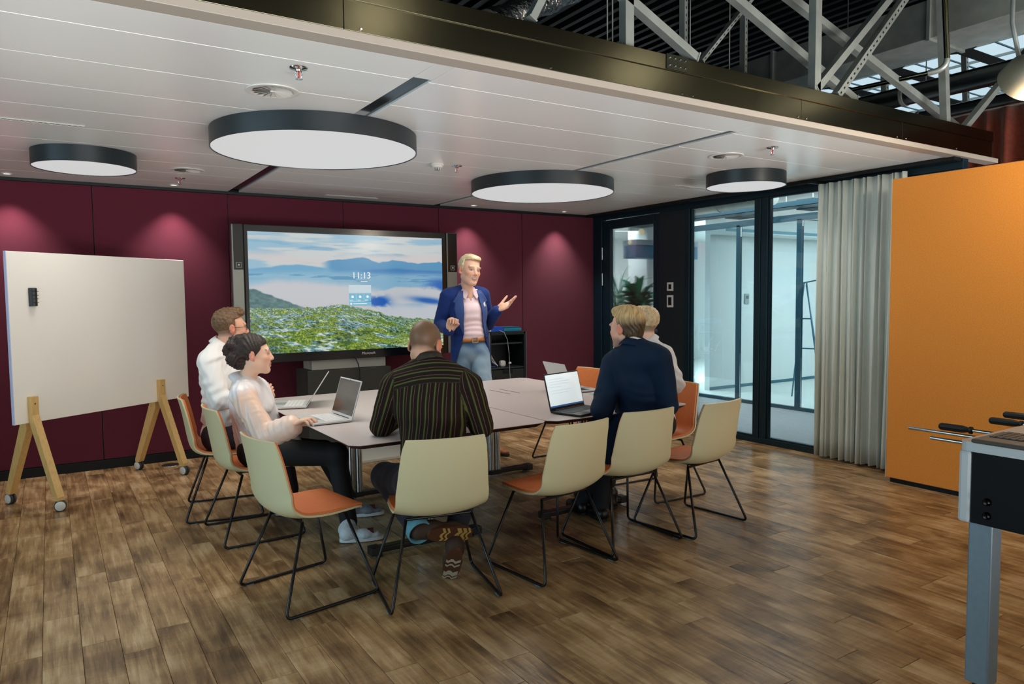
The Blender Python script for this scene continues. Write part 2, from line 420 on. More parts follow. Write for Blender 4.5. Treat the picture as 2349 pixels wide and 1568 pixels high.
def sprinkler(x, y, label, bulb=(200, 40, 30)):
    t = thing('sprinkler_head', (x, y, H), label, 'sprinkler', 'ceiling sprinkler heads')
    MB().lathe([(0, -.001), (.040, -.001), (.038, -.005), (.014, -.010), (.012, -.016), (0, -.016)], 28).build('rosette', M_chrome, t, 40)
    MB().tube([(.010, 0, -.014), (.016, 0, -.026), (.010, 0, -.044), (0, 0, -.048)], .0026, 6).tube([(-.010, 0, -.014), (-.016, 0, -.026), (-.010, 0, -.044), (0, 0, -.048)], .0026, 6).build('frame_arm', M_chrome, t, True)
    MB().tube([(0, 0, -.014), (0, 0, -.044)], .0035, 8).build('bulb', mat('sprinkler_bulb', bulb, .2), t, True)
    m = MB()
    for k in range(12):
        a = 2*PI*k/12; m.prism([(.003*math.cos(a)-.002*math.sin(a), .003*math.sin(a)+.002*math.cos(a)), (.003*math.cos(a)+.002*math.sin(a), .003*math.sin(a)-.002*math.cos(a)), (.016*math.cos(a)+.003*math.sin(a), .016*math.sin(a)-.003*math.cos(a)), (.016*math.cos(a)-.003*math.sin(a), .016*math.sin(a)+.003*math.cos(a))], -.051, -.049)
    m.lathe([(0, -.052), (.006, -.052), (.006, -.046), (0, -.046)], 12).build('deflector', M_chrome, t)
sprinkler(-4.912, -3.97, 'sprinkler head with red bulb nearest the fascia, left of the channel')
sprinkler(-4.918, -.605, 'sprinkler head close to the red wall above the whiteboard')
sprinkler(-3.183, -2.225, 'sprinkler head beside the smoke detector')
sprinkler(-1.614, -3.91, 'sprinkler head near the fascia on the right, by the round vent')
t = thing('smoke_detector', (-3.358, -2.23, H), 'white smoke detector between the two large lamps', 'smoke detector')
MB().lathe([(0, -.001), (.052, -.001), (.053, -.012), (.045, -.020), (0, -.020)], 32).build('base', M_plwhite, t, 40)
MB().lathe([(.044, -.020), (.040, -.030), (.028, -.034), (0, -.034)], 32).build('body', M_plwhite, t, 40)
MB().lathe([(.024, -.034), (.023, -.048), (0, -.050)], 24).build('chamber_grille', mat('detector_grille', (110, 112, 112), .6), t, 40)
for k in range(8):
    a = k*PI/4; MB().beam((.0245*math.cos(a), .0245*math.sin(a), -.034), (.0245*math.cos(a), .0245*math.sin(a), -.050), .006, .004).build('rib', M_plwhite, t)
def slot_vent(x0, x1, y, n, label):
    t = thing('slot_air_vent', ((x0+x1)/2, y, H), label, 'air vent', 'linear slot air vents')
    w = (x1-x0)/2
    MB().box((-w, -.032, -.004), (w, -.012, -.0005), .001).box((-w, .012, -.004), (w, .032, -.0005), .001).box((-w, -.012, -.004), (-w+.02, .012, -.0005)).box((w-.02, -.012, -.004), (w, .012, -.0005)).build('frame', M_plwhite, t)
    MB().box((-w+.02, -.012, -.0015), (w-.02, .012, -.0004)).build('slot', mat('slot_dark', (70, 68, 64), .7), t)
    dx = (2*w-.04)/n; bl = MB().box((-dx*.2, -.012, -.0045), (dx*.2, .012, -.001)).mesh('vane', M_plwhite)
    for k in range(n): link('vane', bl, t, (-w+.02+dx*(k+.5), 0, 0))
slot_vent(-6.32, -5.66, -2.26, 22, 'slot air vent at the left edge of the ceiling')
slot_vent(-3.56, -3.02, -.21, 18, 'slot air vent close to the wall above the display')
slot_vent(-.97, -.53, -2.32, 15, 'slot air vent by the small right lamp')
t = thing('corner_sensor', (-.03, -.03, H), 'tiny white sensor in the far ceiling corner', 'sensor')
MB().lathe([(0, -.001), (.016, -.001), (.016, -.012), (.009, -.02), (0, -.022)], 20).build('dome', M_plwhite, t, 40)
MB().lathe([(.0165, -.001), (.019, -.001), (.019, -.004), (.0165, -.005)], 20).build('base_ring', M_plwhite, t)

# ------------------------------------------------------------------ steel fascia and trusses above it
fas = thing('steel_fascia', (0, -4.43, H), 'long galvanised steel fascia beam along the front ceiling edge', 'fascia')
XL, XR = -8.6, .34
joints = [XL, -4.87, -2.03, -.93, XR]
for a, b in zip(joints[:-1], joints[1:]):
    MB().box((a+.001, -.002, .03), (b-.001, .006, .150), .001).build('lower_plate', M_galv, fas)
joints2 = [XL, -3.16, XR]
for a, b in zip(joints2[:-1], joints2[1:]):
    MB().box((a+.001, -.010, .146), (b-.001, .004, .222), .0015).build('upper_plate', M_galv, fas)
MB().box((XL, .0, .214), (XR, .09, .222)).build('top_flange', M_galv, fas)
MB().box((-3.157, -.016, .150), (-3.00, -.010, .226), .001).build('splice_plate', mat('splice_plate', (70, 72, 62), .45, metal=1), fas)
for i in range(4):
    for zz in (.168, .206):
        MB().lathe([(0, .006), (.004, .006), (.006, .003), (.006, 0)], 10, T(-3.135+i*.038, -.016, zz) @ rotx(PI/2)).build('bolt', M_chrome, fas, 40)
for x in (-7.4, -6.3, -4.80, -3.88, -3.03, -2.95, -2.06, -1.98, -.99, -.88, -.2):
    MB().lathe([(0, .004), (.004, .004), (.006, .002), (.006, 0)], 10, T(x, -.002, .042) @ rotx(PI/2)).build('rivet', M_chrome, fas, 40)
# rounded end of the fascia on the right
MB().lathe([(.0, .0), (.09, .0), (.09, .19), (.0, .19)], 12, T(XR, .09, .03), -PI/2, 0).build('end_cap', mat('end_cap', (40, 40, 34), .5, metal=.6), fas, 40)

def cstrut(name, a, b, w, label, group='zinc struts of the roof truss', m=None, holes=False, d=.05):
    """open C-section strut from a to b, web facing the camera, two flanges turned away; returns the thing"""
    m = m or M_galvblue
    a = Vector(a); b = Vector(b); dr = (b-a).normalized(); L_ = (b-a).length
    n = Vector((0, -1, 0)); sd = dr.cross(n).normalized()
    t = thing(name, a, label, 'strut', group)
    Mx = Matrix(((sd.x, dr.x, n.x, 0), (sd.y, dr.y, n.y, 0), (sd.z, dr.z, n.z, 0), (0, 0, 0, 1)))
    MB().box((-w/2, 0, -.003), (w/2, L_, 0), 0, Mx).build('web', m, t)
    MB().box((-w/2, 0, -d), (-w/2+.003, L_, -.003), 0, Mx).build('flange', m, t)
    MB().box((w/2-.003, 0, -d), (w/2, L_, -.003), 0, Mx).build('flange', m, t)
    if holes:
        k = 0; s = .03; hm = mat('punched_hole', (8, 10, 12), .9); me = MB().box((-w*.12, -.009, 0), (w*.12, .009, .0008), 0, Mx).mesh('punched_slot', hm)
        while s < L_-.02 and k < 60:
            link('punched_slot', me, t, dr*s); s += .05; k += 1
    MB().box((-w*.65, -.002, -d), (w*.65, .006, .004), 0, Mx).build('foot_plate', m, t)
    return t
YT = -4.385
def S(px, py, y=YT): return at(px, py, y=y)
ZB = 2.69
def strut_px(name, p0, p1, w, label, y=YT, **k):
    a = S(*p0, y=y); b = S(*p1, y=y); d = b-a
    if b[2] < a[2]: a, b = b, a; d = -d
    if abs(d[0]) < .05:                # uprights stand on the room's roof and reach the deck
        return cstrut(name, (a[0], a[1], 2.545 if a[0] < 0 else 2.701), (a[0], a[1], 4.60), w, label, **k)
    # run it down onto the beam and up to the roof
    b = a+d*max(1.0, (3.75-a[2])/max(d[2], .05)) if abs(d[2]) > .08 else b
    return cstrut(name, a, b, w, label, **k)
strut_px('truss_diagonal', (1223, 42), (1244, 0), .036, 'short pale diagonal strut crossing the foil duct')
strut_px('truss_post', (1445, 98), (1445, 0), .055, 'upright strut standing by the cream sheet metal box')
strut_px('truss_diagonal', (1603, 132), (1462, 8), .045, 'diagonal strut landing beside the bolted splice plate')
strut_px('truss_post', (1876, 214), (1876, 0), .060, 'upright strut in the middle of the exposed truss')
strut_px('truss_diagonal', (1876, 205), (2042, 0), .044, 'upper one of the twin diagonals rising right from the fascia')
strut_px('truss_diagonal', (1925, 219), (2078, 0), .046, 'lower punched one of the twin diagonals rising right', holes=True)
strut_px('truss_post', (2177, 292), (2168, 0), .055, 'upright strut behind the bent conduit pipe')
strut_px('truss_diagonal', (2214, 298), (2327, 160), .042, 'rightmost diagonal strut in front of the rust curtain')
strut_px('rear_diagonal', (1967, 228), (1714, 12), .050, 'blue shaded diagonal strut behind the middle post', y=-4.22)
strut_px('rear_diagonal', (2212, 299), (1985, 122), .050, 'blue shaded diagonal strut reaching the right post', y=-4.22)
strut_px('punched_rod', (1613, 140), (1703, 28), .022, 'thin punched diagonal strip left of the middle post', y=-3.9, holes=True)
strut_px('punched_post', (1711, 168), (1709, 20), .030, 'punched upright behind the thin strip', y=-3.4, holes=True)
strut_px('punched_post', (2037, 258), (2033, 100), .048, 'punched upright in front of the hexagon openings', y=-3.3, holes=True)
strut_px('punched_post', (2222, 240), (2218, 110), .048, 'punched upright at the far right hexagon opening', y=-3.3, holes=True)
strut_px('punched_post', (1574, 105), (1572, 5), .030, 'punched upright left of the thin strip', y=-3.6, holes=True)
for px, py, rl in ((1583, 115, 'third from the left'), (1673, 155, 'third from the right'), (1393, 40, 'leftmost'), (1405, 40, 'second from the left'), (1942, 215, 'second from the right'), (2122, 262, 'rightmost')):
    a = at(px, py, y=-3.3); o = thing('threaded_rod', (a[0], a[1], 2.75), 'thin threaded hanger rod above the fascia, %s of six' % rl, 'hanger rod', 'threaded hanger rods')
    MB().tube([(0, 0, -.2), (0, 0, 1.81)], .005, 6).build('rod', M_galvblue, o, True)
    MB().lathe([(0, .012), (.010, .012), (.010, 0), (0, 0)], 6, T(0, 0, .01)).build('nut', M_galvblue, o)

# conduit with elbow
cp = thing('conduit_pipe', tuple(at(2168, 0, y=-4.50)), 'bent galvanised conduit pipe dropping beside the right post', 'pipe')
org = Vector(at(2168, 0, y=-4.50))
p_top = Vector(at(2163, -120, y=-4.50)); p_e = Vector(at(2172, 158, y=-4.50)); p_end = Vector(at(1950, 207, y=-3.9))
elb = [p_top-org, p_e-org+Vector((0, 0, .07))]
q0 = p_e-org; dirn = (p_end-p_e).normalized()
for k in range(1, 8):
    tt = k/8; A = q0+Vector((0, 0, .07)); B = q0+dirn*.09
    elb.append(A*(1-tt)**2+q0*2*tt*(1-tt)+B*tt*tt)
MB().tube(elb[:2], .019, 14).build('upright_pipe', M_galv, cp, 40)
MB().tube(elb[1:]+[q0+dirn*.09], .0205, 14).build('elbow', M_galvblue, cp, 40)
MB().tube([q0+dirn*.085, p_end-org], .0165, 14).build('cross_pipe', M_galv, cp, 40)
MB().tube([q0+dirn*.085, q0+dirn*.115], .021, 14).build('collar', M_galvblue, cp, 40)

# ducts over the glass wall, running front to back
du = thing('rectangular_duct', (.1, -2.0, 3.45), 'big rectangular sheet metal duct running back over the glass wall', 'duct')
for k in range(6):
    y0 = -7.0+k*1.45
    MB().box((-.1, y0+2.0, 0), (.42, y0+1.44+2.0, .30), .004).build('duct_section', M_galvblue, du)
    MB().box((-.118, y0+1.43+2.0, -.018), (.438, y0+1.455+2.0, .318), 0).build('flange', M_galvblue, du)
for j, (x, z, r, lb) in enumerate(((.62, 3.22, .085, 'thick dark round pipe below the rectangular duct'), (.86, 3.06, .05, 'thin dark round pipe alongside the thick one'))):
    o = thing('round_pipe', (x, -2.0, z), lb, 'pipe', 'round pipes under the roof')
    MB().tube([(0, -4.5, 0), (0, 4.5, 0)], r, 18).build('pipe', mat('pipe_dark_galv', (105, 112, 112), .3, metal=1), o, 40)
    for yy in (-3.2, -1.6, 0.2, 2):
        MB().tube([(0, yy, 0), (0, yy+.03, 0)], r+.008, 18).build('clamp', M_galvblue, o, 40)
# silver foil duct and sheet metal box at the left
fd = thing('foil_duct', tuple(at(1180, 30, y=-3.7)), 'crinkled silver foil flexible duct above the fascia', 'duct')
org = Vector(at(1180, 30, y=-3.7)); e1 = Vector(at(1110, 62, y=-3.75))-org; e2 = Vector(at(1480, -95, y=-3.2))-org
pts = [e1.lerp(e2, k/60) for k in range(61)]
MB().tube(pts, [.075+.004*(k % 2)+.006*math.sin(k*.7) for k in range(61)], 18).build('foil_hose', mat('foil', (190, 195, 198), .22, metal=1, bump=(25, .9, .02)), fd, 30)
MB().tube([e1, e1.lerp(e2, .02)], .084, 18).build('hose_clamp', M_galvblue, fd, 40)
bx = at(1375, 95, y=-3.9); bx2 = at(1548, 118, y=-3.9)
sb = thing('sheet_metal_box', (bx[0], -3.9, 2.66), 'cream sheet metal box standing behind the fascia', 'duct box')
MB().box((0, 0, -.1), (bx2[0]-bx[0], .28, .235), .002).build('casing', mat('sheet_metal_box', (170, 165, 145), .45, metal=.5), sb)
MB().box((-.004, -.004, .225), (bx2[0]-bx[0]+.004, .284, .24), .001).build('lid_edge', M_galvblue, sb)

# roof deck with hexagon cut-out acoustic sheet, glowing deck sheets behind
roof = struct('roof_deck', (0, 0, 0))
M_deckdark = mat('roof_deck_dark', (7, 11, 12), .7, spec=.2)
m = MB(); x = -9.5; ribs = []
while x < 9.0:
    ribs += [(x, 4.62), (x+.06, 4.62), (x+.085, 4.57), (x+.145, 4.57), (x+.17, 4.62)]; x += .17
P = [[(q[0], yy, q[1]) for q in ribs] for yy in (-9.5, 8.0)]
m.grid(P); m.build('corrugated_sheet', M_deckdark, roof)
MB().box((-9.5, -9.5, 4.64), (9, 8, 4.70)).build('roof_slab', mat('roof_slab', (14, 16, 18), .9), roof)
wr = tag(MB().box((-9.5, 7.0, 0), (9, 7.2, 4.64)).build('wall_far', mat('far_wall_dark', (12, 15, 18), .9)), kind='structure')
wl = tag(MB().box((-9.7, -3.0, 0), (-9.5, 7.2, 4.64)).build('wall_left', mat('left_wall', (60, 58, 56), .8)), kind='structure')
wr2 = tag(MB().box((8.8, -9.5, 0), (9, 7.2, 4.64)).build('wall_outer', mat('right_wall_dark', (20, 26, 30), .9)), kind='structure')
# corrugated deck sheets whose glow stands in for light falling on them
glow_deck = thing('glowing_roof_deck', (5.2, -2.0, 4.40), 'corrugated roof deck with added glow for the light on it, behind the black hexagon sheets', 'glowing deck')
M_deckglow = mat('deck_glow_sheet', (215, 228, 232), .5, emit=((186, 210, 222), 1.0))
for k in range(10):
    x0 = -2.9+k*.62
    MB().box((x0, -4.2, 0), (x0+.60, 3.4, .02), .004).build('deck_glow_sheet', M_deckglow, glow_deck)
    MB().box((x0+.60, -4.2, -.03), (x0+.615, 3.4, .02)).build('deck_sheet_bar', M_galvblue, glow_deck)
for k in range(24):
    yy = -4.1+k*.31
    MB().box((-2.9, yy, -.014), (3.3, yy+.02, 0)).build('corrugation_rib', mat('deck_rib', (110, 140, 150), .5), glow_deck)
# black acoustic sheets with elongated hexagon openings below the glowing deck
hx = thing('hexagon_acoustic_sheet', (1.93, -2.61, 3.75), 'black acoustic sheet with long hexagon openings under the glowing deck', 'acoustic sheet')
Mhx = mat('black_felt', (9, 10, 12), .95)
def hexpanel():
    out = [(.71, 0), (.71, .3375), (-.71, .3375), (-.71, 0), (-.71, -.3375), (.71, -.3375)]; inn = [(.62, 0), (.36, .275), (-.36, .275), (-.62, 0), (-.36, -.275), (.36, -.275)]
    v = [(x, y, z) for z in (0, .02) for x, y in out+inn]; f = []
    for k in range(6):
        j = (k+1) % 6; f += [(k, j, 6+j, 6+k), (12+k, 18+k, 18+j, 12+j), (6+k, 6+j, 18+j, 18+k), (k, 12+k, 12+j, j)]
    return MB().add(v, f).mesh('hexagon_panel', Mhx)
hme = hexpanel()
for i in range(0, 4):
    for j in range(-5, 5): link('hexagon_panel', hme, hx, (i*1.42, j*.675+(i % 2)*.337, 0))
# ------------------------------------------------------------------ glass wall on the right
M_fr = mat('anthracite_frame', (9, 36, 46), .38, spec=.4)
wall_right = struct('wall_right')
def fbox(name, y0, y1, z0, z1, m=M_fr, x0=-.03, x1=.05, parent=wall_right, bev=.003):
    return MB().box((x0, y0, z0), (x1, y1, z1), bev).build(name, m, parent)
fbox('corner_post', -.165, 0, 0, H-.004)
fbox('header', -4.4, -.165, 2.405, H-.004)
fbox('blind_panel', -1.572, -1.175, .055, 2.405, mat('blind_panel', (18, 32, 36), .5), -.022, .04)
fbox('sill', -4.4, -1.175, 0, .055)
fbox('mullion', -1.635, -1.574, .055, 2.405)
fbox('mullion', -2.560, -2.490, .055, 2.405)
fbox('mullion', -2.643, -2.566, .055, 2.405, x0=-.026)
fbox('mullion', -3.62, -3.55, .055, 2.405)
fbox('mullion', -4.40, -4.33, .055, 2.405)
for n_, (a, b) in enumerate(((-2.488, -1.637), (-3.548, -2.645), (-4.328, -3.622))):
    w = struct('window_%d' % (n_+1))
    MB().box((.006, a+.012, .068), (.018, b-.012, 2.392)).build('pane', M_glass, w)
    MB().box((-.010, a, .056), (.032, a+.014, 2.404)).box((-.010, b-.014, .056), (.032, b, 2.404)).box((-.010, a+.014, .056), (.032, b-.014, .070)).box((-.010, a+.014, 2.390), (.032, b-.014, 2.404)).build('window_frame', M_fr, w)
door = struct('door_1')
MB().box((-.012, -.312, .01), (.034, -.172, 2.400), .003).box((-.012, -1.168, .01), (.034, -1.066, 2.400), .003).box((-.012, -1.066, .01), (.034, -.312, .20), .003).box((-.012, -1.066, 2.290), (.034, -.312, 2.400), .003).build('leaf_frame', M_fr, door)
MB().box((.004, -1.070, .195), (.016, -.308, 2.295)).build('pane', M_glass, door)
for zz in (1.92, 1.60, .35):
    MB().tube([(-.030, -.180, zz), (-.030, -.180, zz+.15)], .011, 12).build('hinge', M_steel, door, 40)
h = MB().lathe([(0, .008), (.026, .008), (.028, 0)], 20, T(-.012, -1.115, 1.06) @ Matrix.Rotation(-PI/2, 4, 'Y')).build('handle', M_steel, door, 40)
MB().tube([(-.018, -1.115, 1.06), (-.060, -1.115, 1.06), (-.066, -1.105, 1.06), (-.066, -.99, 1.06)], .010, 12).build('lever', M_steel, h, 40)
MB().lathe([(0, .008), (.024, .008), (.026, 0)], 20, T(-.012, -1.115, .95) @ Matrix.Rotation(-PI/2, 4, 'Y')).build('lock_rosette', M_steel, door, 40)
def wall_switch(y0, y1, z0, z1, iy, label, nm):
    t = thing(nm, (-.024, (y0+y1)/2, (z0+z1)/2), label, 'switch')
    a = (y1-y0)/2; b = (z1-z0)/2
    MB().box((-.009, -a, -b), (0, a, b), .003).build('cover_plate', M_plwhite, t)
    MB().box((-.011, -iy[0], -iy[1]), (-.007, iy[0], iy[1]), .001).build('inset', mat('switch_inset', (22, 28, 32), .25), t)
wall_switch(-1.400, -1.305, 1.518, 1.612, (.022, .027), 'upper small square white wall switch on the dark panel', 'light_switch')
wall_switch(-1.400, -1.305, 1.335, 1.470, (.026, .045), 'lower taller white wall control panel with dark screen', 'room_control_panel')

# ------------------------------------------------------------------ corridor and office behind the glass
M_carpet = mat('grey_carpet', (150, 156, 160), .95, noise=(60, .12), bump=(300, .4, .003))
M_wallw = mat('office_white', (228, 232, 232), .7)
cf = struct('floor_corridor'); MB().box((.05, -8.0, -.05), (2.02, 5.0, 0)).build('carpet', M_carpet, cf)
MB().box((2.02, -8.0, -.05), (8.6, 5.0, .002)).build('office_floor', mat('office_floor', (205, 208, 205), .5), cf)
cw = struct('wall_office')
MB().box((2.62, .45, 0), (8.6, .55, 2.66)).build('office_wall', M_wallw, cw)
MB().box((6.6, -4.3, 0), (6.7, .45, 2.66)).build('office_end_wall', M_wallw, cw)
MB().box((2.62, .444, .0), (6.6, .450, .05)).build('skirting', mat('teal_line', (60, 110, 125), .5), cw)
MB().box((.05, 4.4, 0), (8.6, 4.5, 2.66)).build('corridor_end_wall', M_wallw, cw)
MB().box((.02, .21, 2.66), (8.6, 4.4, 2.70)).build('corridor_ceiling', M_wallw, cw)
MB().box((.06, -3.40, 2.66), (6.6, .20, 2.70)).build('corridor_ceiling', M_wallw, cw)
MB().box((2.3, 1.5, 0), (2.75, 1.95, 2.66), .004).build('column', M_wallw, cw)
pt = struct('partition_office')
for y0, y1 in ((-.62, -.56), (-1.57, -1.50), (-2.52, -2.46), (-3.5, -3.44), (.40, .45)):
    MB().box((2.0, y0, .04), (2.05, y1, 2.40), .002).build('office_mullion', mat('office_frame', (40, 84, 100), .4), pt)
MB().box((2.0, -4.4, 0), (2.05, .45, .045), .002).build('office_sill', mat('office_frame', (40, 84, 100), .4), pt)
MB().box((2.0, -4.4, 2.38), (2.05, .45, 2.46), .002).build('office_header', mat('office_frame', (40, 84, 100), .4), pt)
for a, b in ((.40, -.56), (-.62, -1.50), (-1.57, -2.46), (-2.52, -3.44)):
    MB().box((2.02, b+.002, .046), (2.03, a-.002, 2.378)).build('office_pane', M_glass2, pt)
# soffit box, duct and cable tray seen through the top of the panes
so = thing('ceiling_soffit', (4.0, -1.5, 2.38), 'pale boxed soffit in the office behind the glass', 'soffit')
MB().box((-1.5, 1.55, .0), (2.2, 1.94, .27), .004).build('box_casing', M_wallw, so)
MB().box((-1.5, 1.535, .02), (2.2, 1.551, .06)).build('soffit_band', mat('soffit_strip', (120, 160, 175), .5), so)  # blue-grey strip along the lower front of the soffit
rd = thing('corridor_duct', (.62, -.6, 2.42), 'silver round duct in the corridor seen through the first pane', 'duct')
MB().tube([(0, -1.6, .1), (0, -.25, .1), (.04, .0, .1), (.16, .18, .1), (.4, .26, .1)], .11, 20).build('round_duct', M_galvblue, rd, 40)
MB().tube([(0, -.9, .1), (0, -.86, .1)], .116, 20).build('duct_clamp', M_galvblue, rd, 40)
ct = thing('cable_tray', (1.25, -1.6, 2.44), 'blue grey cable tray hung in the corridor', 'cable tray')
MB().box((-.12, -2.4, 0), (.12, 2.2, .006)).box((-.12, -2.4, 0), (-.114, 2.2, .06)).box((.114, -2.4, 0), (.12, 2.2, .06)).build('tray', mat('tray', (52, 88, 104), .4, metal=.4), ct)
for yy in (-1.6, -.3, 1.0):
    MB().tube([(0, yy, .0), (0, yy, .21)], .006, 6).build('tray_hanger', M_galvblue, ct)
for j, (yy, lb) in enumerate(((-2.0, 'dark speaker box under the corridor ceiling by the second pane'), (-.95, 'dark speaker box under the corridor ceiling by the first pane'))):
    o = thing('ceiling_speaker', (1.6, yy, 2.44), lb, 'speaker', 'ceiling speaker boxes')
    MB().box((-.15, -.12, 0), (.15, .12, .12), .01).build('cabinet', mat('speaker_box', (30, 50, 58), .5), o)
    MB().box((-.152, -.1, .012), (-.149, .1, .108)).build('grille', M_dark, o)
    MB().tube([(0, 0, .12), (0, 0, .215)], .008, 6).build('hanger', M_galvblue, o)
# easel like stand in the office and wall plate
es = thing('metal_easel', (3.1, -.86, 0), 'thin dark metal easel stand in the bright office', 'easel')
mt_es = mat('easel_tube', (60, 110, 130), .4)
for nm, pts in (('leg', [(-.05, .16, 0), (.0, .02, 1.62)]), ('leg', [(.05, -.24, 0), (.0, -.02, 1.62)]), ('leg', [(.45, .0, 0), (.02, 0, 1.60)]), ('crossbar', [(-.04, .10, .70), (.02, -.15, .70)]), ('crossbar', [(-.03, .06, 1.12), (.02, -.09, 1.12)]), ('top_clip', [(0, .05, 1.62), (0, -.20, 1.66)])):
    MB().tube(pts, .010, 8).build(nm, mt_es, es, True)
wp = thing('wall_thermostat', (3.45, .449, 1.40), 'small grey thermostat on the white office wall', 'thermostat')
MB().box((-.05, -.02, -.08), (.05, 0, .08), .006).build('thermostat_case', mat('thermostat', (165, 175, 178), .5), wp)
MB().box((-.03, -.022, .0), (.03, -.019, .05)).build('thermostat_screen', mat('thermostat_dark', (90, 105, 110), .3), wp)

# plants behind the door
def leaf_mesh(name, L_, w, bend, m, seg=7):
    P = []
    for i in range(seg+1):
        t_ = i/seg; ww = w*math.sin(PI*min(1, t_*.93+.07))**.8*(1-.15*t_); y = L_*t_*(1-.18*bend*t_); z = L_*(.55*t_-bend*.75*t_*t_)
        P.append([(-ww, y, z+ww*.35), (0, y, z), (ww, y, z+ww*.35)])
    mb = MB().grid(P)
    n = len(mb.v); mb.add([(x, y, z-.0012) for x, y, z in mb.v[:n]], [tuple(reversed(f)) for f in mb.f[:]])
    return mb.mesh(name, m, True)
def plant(loc, label, nleaf, L0, L1, w, mats_, seed, h0, upr, pot_r=.2):
    r = random.Random(seed)
    t = thing('potted_plant', loc, label, 'plant', 'potted plants behind the door')
    MB().lathe([(0, 0), (pot_r*.78, 0), (pot_r, .42), (pot_r*.92, .42), (pot_r*.9, .38), (0, .38)], 28).build('pot', mat('plant_pot', (200, 200, 196), .5), t, 40)
    MB().lathe([(0, .375), (pot_r*.9, .385)], 20).build('soil', mat('soil', (40, 30, 22), .95), t)
    ms = [leaf_mesh('leaf', r.uniform(L0, L1), w*r.uniform(.8, 1.1), r.uniform(.3, .9), r.choice(mats_)) for _ in range(8)]
    stem = MB()
    for k in range(nleaf):
        a = r.uniform(0, 2*PI); hh = r.uniform(*h0); rr = r.uniform(0, .10)
        o = link('leaf', r.choice(ms), t, (rr*math.cos(a), rr*math.sin(a), hh))
        o.rotation_euler = (r.uniform(*upr), r.uniform(-.3, .3), a-PI/2)
        stem.tube([(0, 0, .37), (rr*.5*math.cos(a), rr*.5*math.sin(a), (hh+.37)/2), (rr*math.cos(a), rr*math.sin(a), hh)], .007, 5)
    stem.build('stems', mat('plant_stem', (60, 110, 60), .6), t, True)
Mg = [mat('leaf_a', (60, 186, 138), .35), mat('leaf_b', (44, 150, 112), .35), mat('leaf_c', (112, 214, 168), .35)]
pc = at(1462, 668, x=.80)
plant((pc[0], pc[1], 0), 'bushy green leafy plant filling the door pane', 120, .22, .40, .055, Mg, 3, (1.08, 1.50), (-.2, 1.1))
Mp = [mat('palm_a', (120, 175, 150), .5), mat('palm_b', (90, 150, 125), .5)]
pc = at(1418, 668, x=1.5)
plant((pc[0], pc[1], 0), 'paler feathery palm behind the bushy plant', 60, .45, .75, .014, Mp, 5, (.9, 1.5), (.1, 1.0), .17)
ps = thing('pendant_bulbs', (1.9, 1.2, 2.655), 'pair of warm glowing pendant bulbs seen through the door pane', 'pendant lamp')
for dx, dy, dz in ((0, 0, -.20), (-.12, .1, -.36), (.35, -.1, -.24)):
    b_ = MB().tube([(dx, dy, 0), (dx, dy, dz)], .004, 5).build('cord', M_dark, ps)
    MB().lathe([(0, -.05), (.03, -.042), (.048, -.01), (.045, .02), (.02, .05), (0, .05)], 18, T(dx, dy, dz)).build('bulb', mat('warm_bulb', (255, 230, 190), .4, emit=((255, 226, 178), 1.3)), b_, True)
bp_ = thing('blue_beam', (1.5, 1.2, 2.05), 'blue painted beam crossing behind the door pane', 'beam')
MB().box((.25, -.05, 0), (1.6, .25, .2), .005).build('beam_body', mat('teal_paint', (30, 118, 150), .5), bp_)
MB().box((.25, -.06, .2), (1.6, .26, .28), .003).build('beam_flange', mat('grey_blue', (150, 170, 180), .5), bp_)

# ------------------------------------------------------------------ curtains
def curtain(name, p0, p1, z0, z1, folds, amp, m, label, cat='curtain', seed=1, nz=14):
    r = random.Random(seed); p0 = Vector((*p0, 0)); p1 = Vector((*p1, 0)); d = (p1-p0); L_ = d.length; d.normalize(); nn = Vector((-d.y, d.x, 0))
    t = thing(name, (p0.x, p0.y, z0), label, cat)
    N = folds*14; ph = [0]; 
    for i in range(N): ph.append(ph[-1]+2*PI*folds/N*(1+.35*math.sin(i*.21+seed)+.2*math.sin(i*.083)))
    sc = 2*PI*folds/ph[-1]; P = []
    for k in range(nz+1):
        v = k/nz; row = []
        for i in range(N+1):
            s = i/N; a = amp*(.55+.45*(1-v))*(1+.3*math.sin(i*.13+2*v)); q = ph[i]*sc+.25*math.sin(3*v+i*.05)
            o = nn*(a*math.sin(q)+.4*a*math.sin(2*q+.8)) + d*(s*L_+.010*math.sin(q*.5+v*3)+ (1-v)*.012*math.sin(i*.3))
            row.append((o.x, o.y, v*(z1-z0)))
        P.append(row)
    mb = MB().grid(P); o = mb.build('drape', m, t, True)
    sm = o.modifiers.new('cloth', 'SOLIDIFY'); sm.thickness = .004; sm.offset = 0
    return t
M_cur = mat('grey_green_curtain', (214, 220, 212), .85, noise=(90, .05), bump=(420, .5, .002), sheen=.2, mapscale=(1, 1, .15))
ct_ = curtain('grey_curtain', (-.115, -3.235), (-.115, -4.02), .025, 2.43, 14, .036, M_cur, 'floor length grey green curtain drawn beside the glass wall', seed=2)
tr = MB().box((-.15, -.03, 2.405), (-.02+.115-.0, .0, 2.42)).build('hook_tape', M_black, ct_)
t3 = tag(MB().box((-.16, -4.4, H-.03), (-.06, -.02, H-.001), .002).build('trim_3', M_black), kind='structure')
M_rust = mat('rust_curtain', (120, 52, 34), .9, noise=(30, .2), bump=(300, .4, .002), sheen=.2)
cr = curtain('rust_curtain', (1.0, -3.0), (1.0, -7.2), .05, 3.02, 22, .055, M_rust, 'rust red curtain hanging behind the orange partition', seed=4)
MB().box((-.05, -4.2, 2.97), (.05, 0.0, 3.07), .004).build('curtain_rail', M_galvblue, cr)
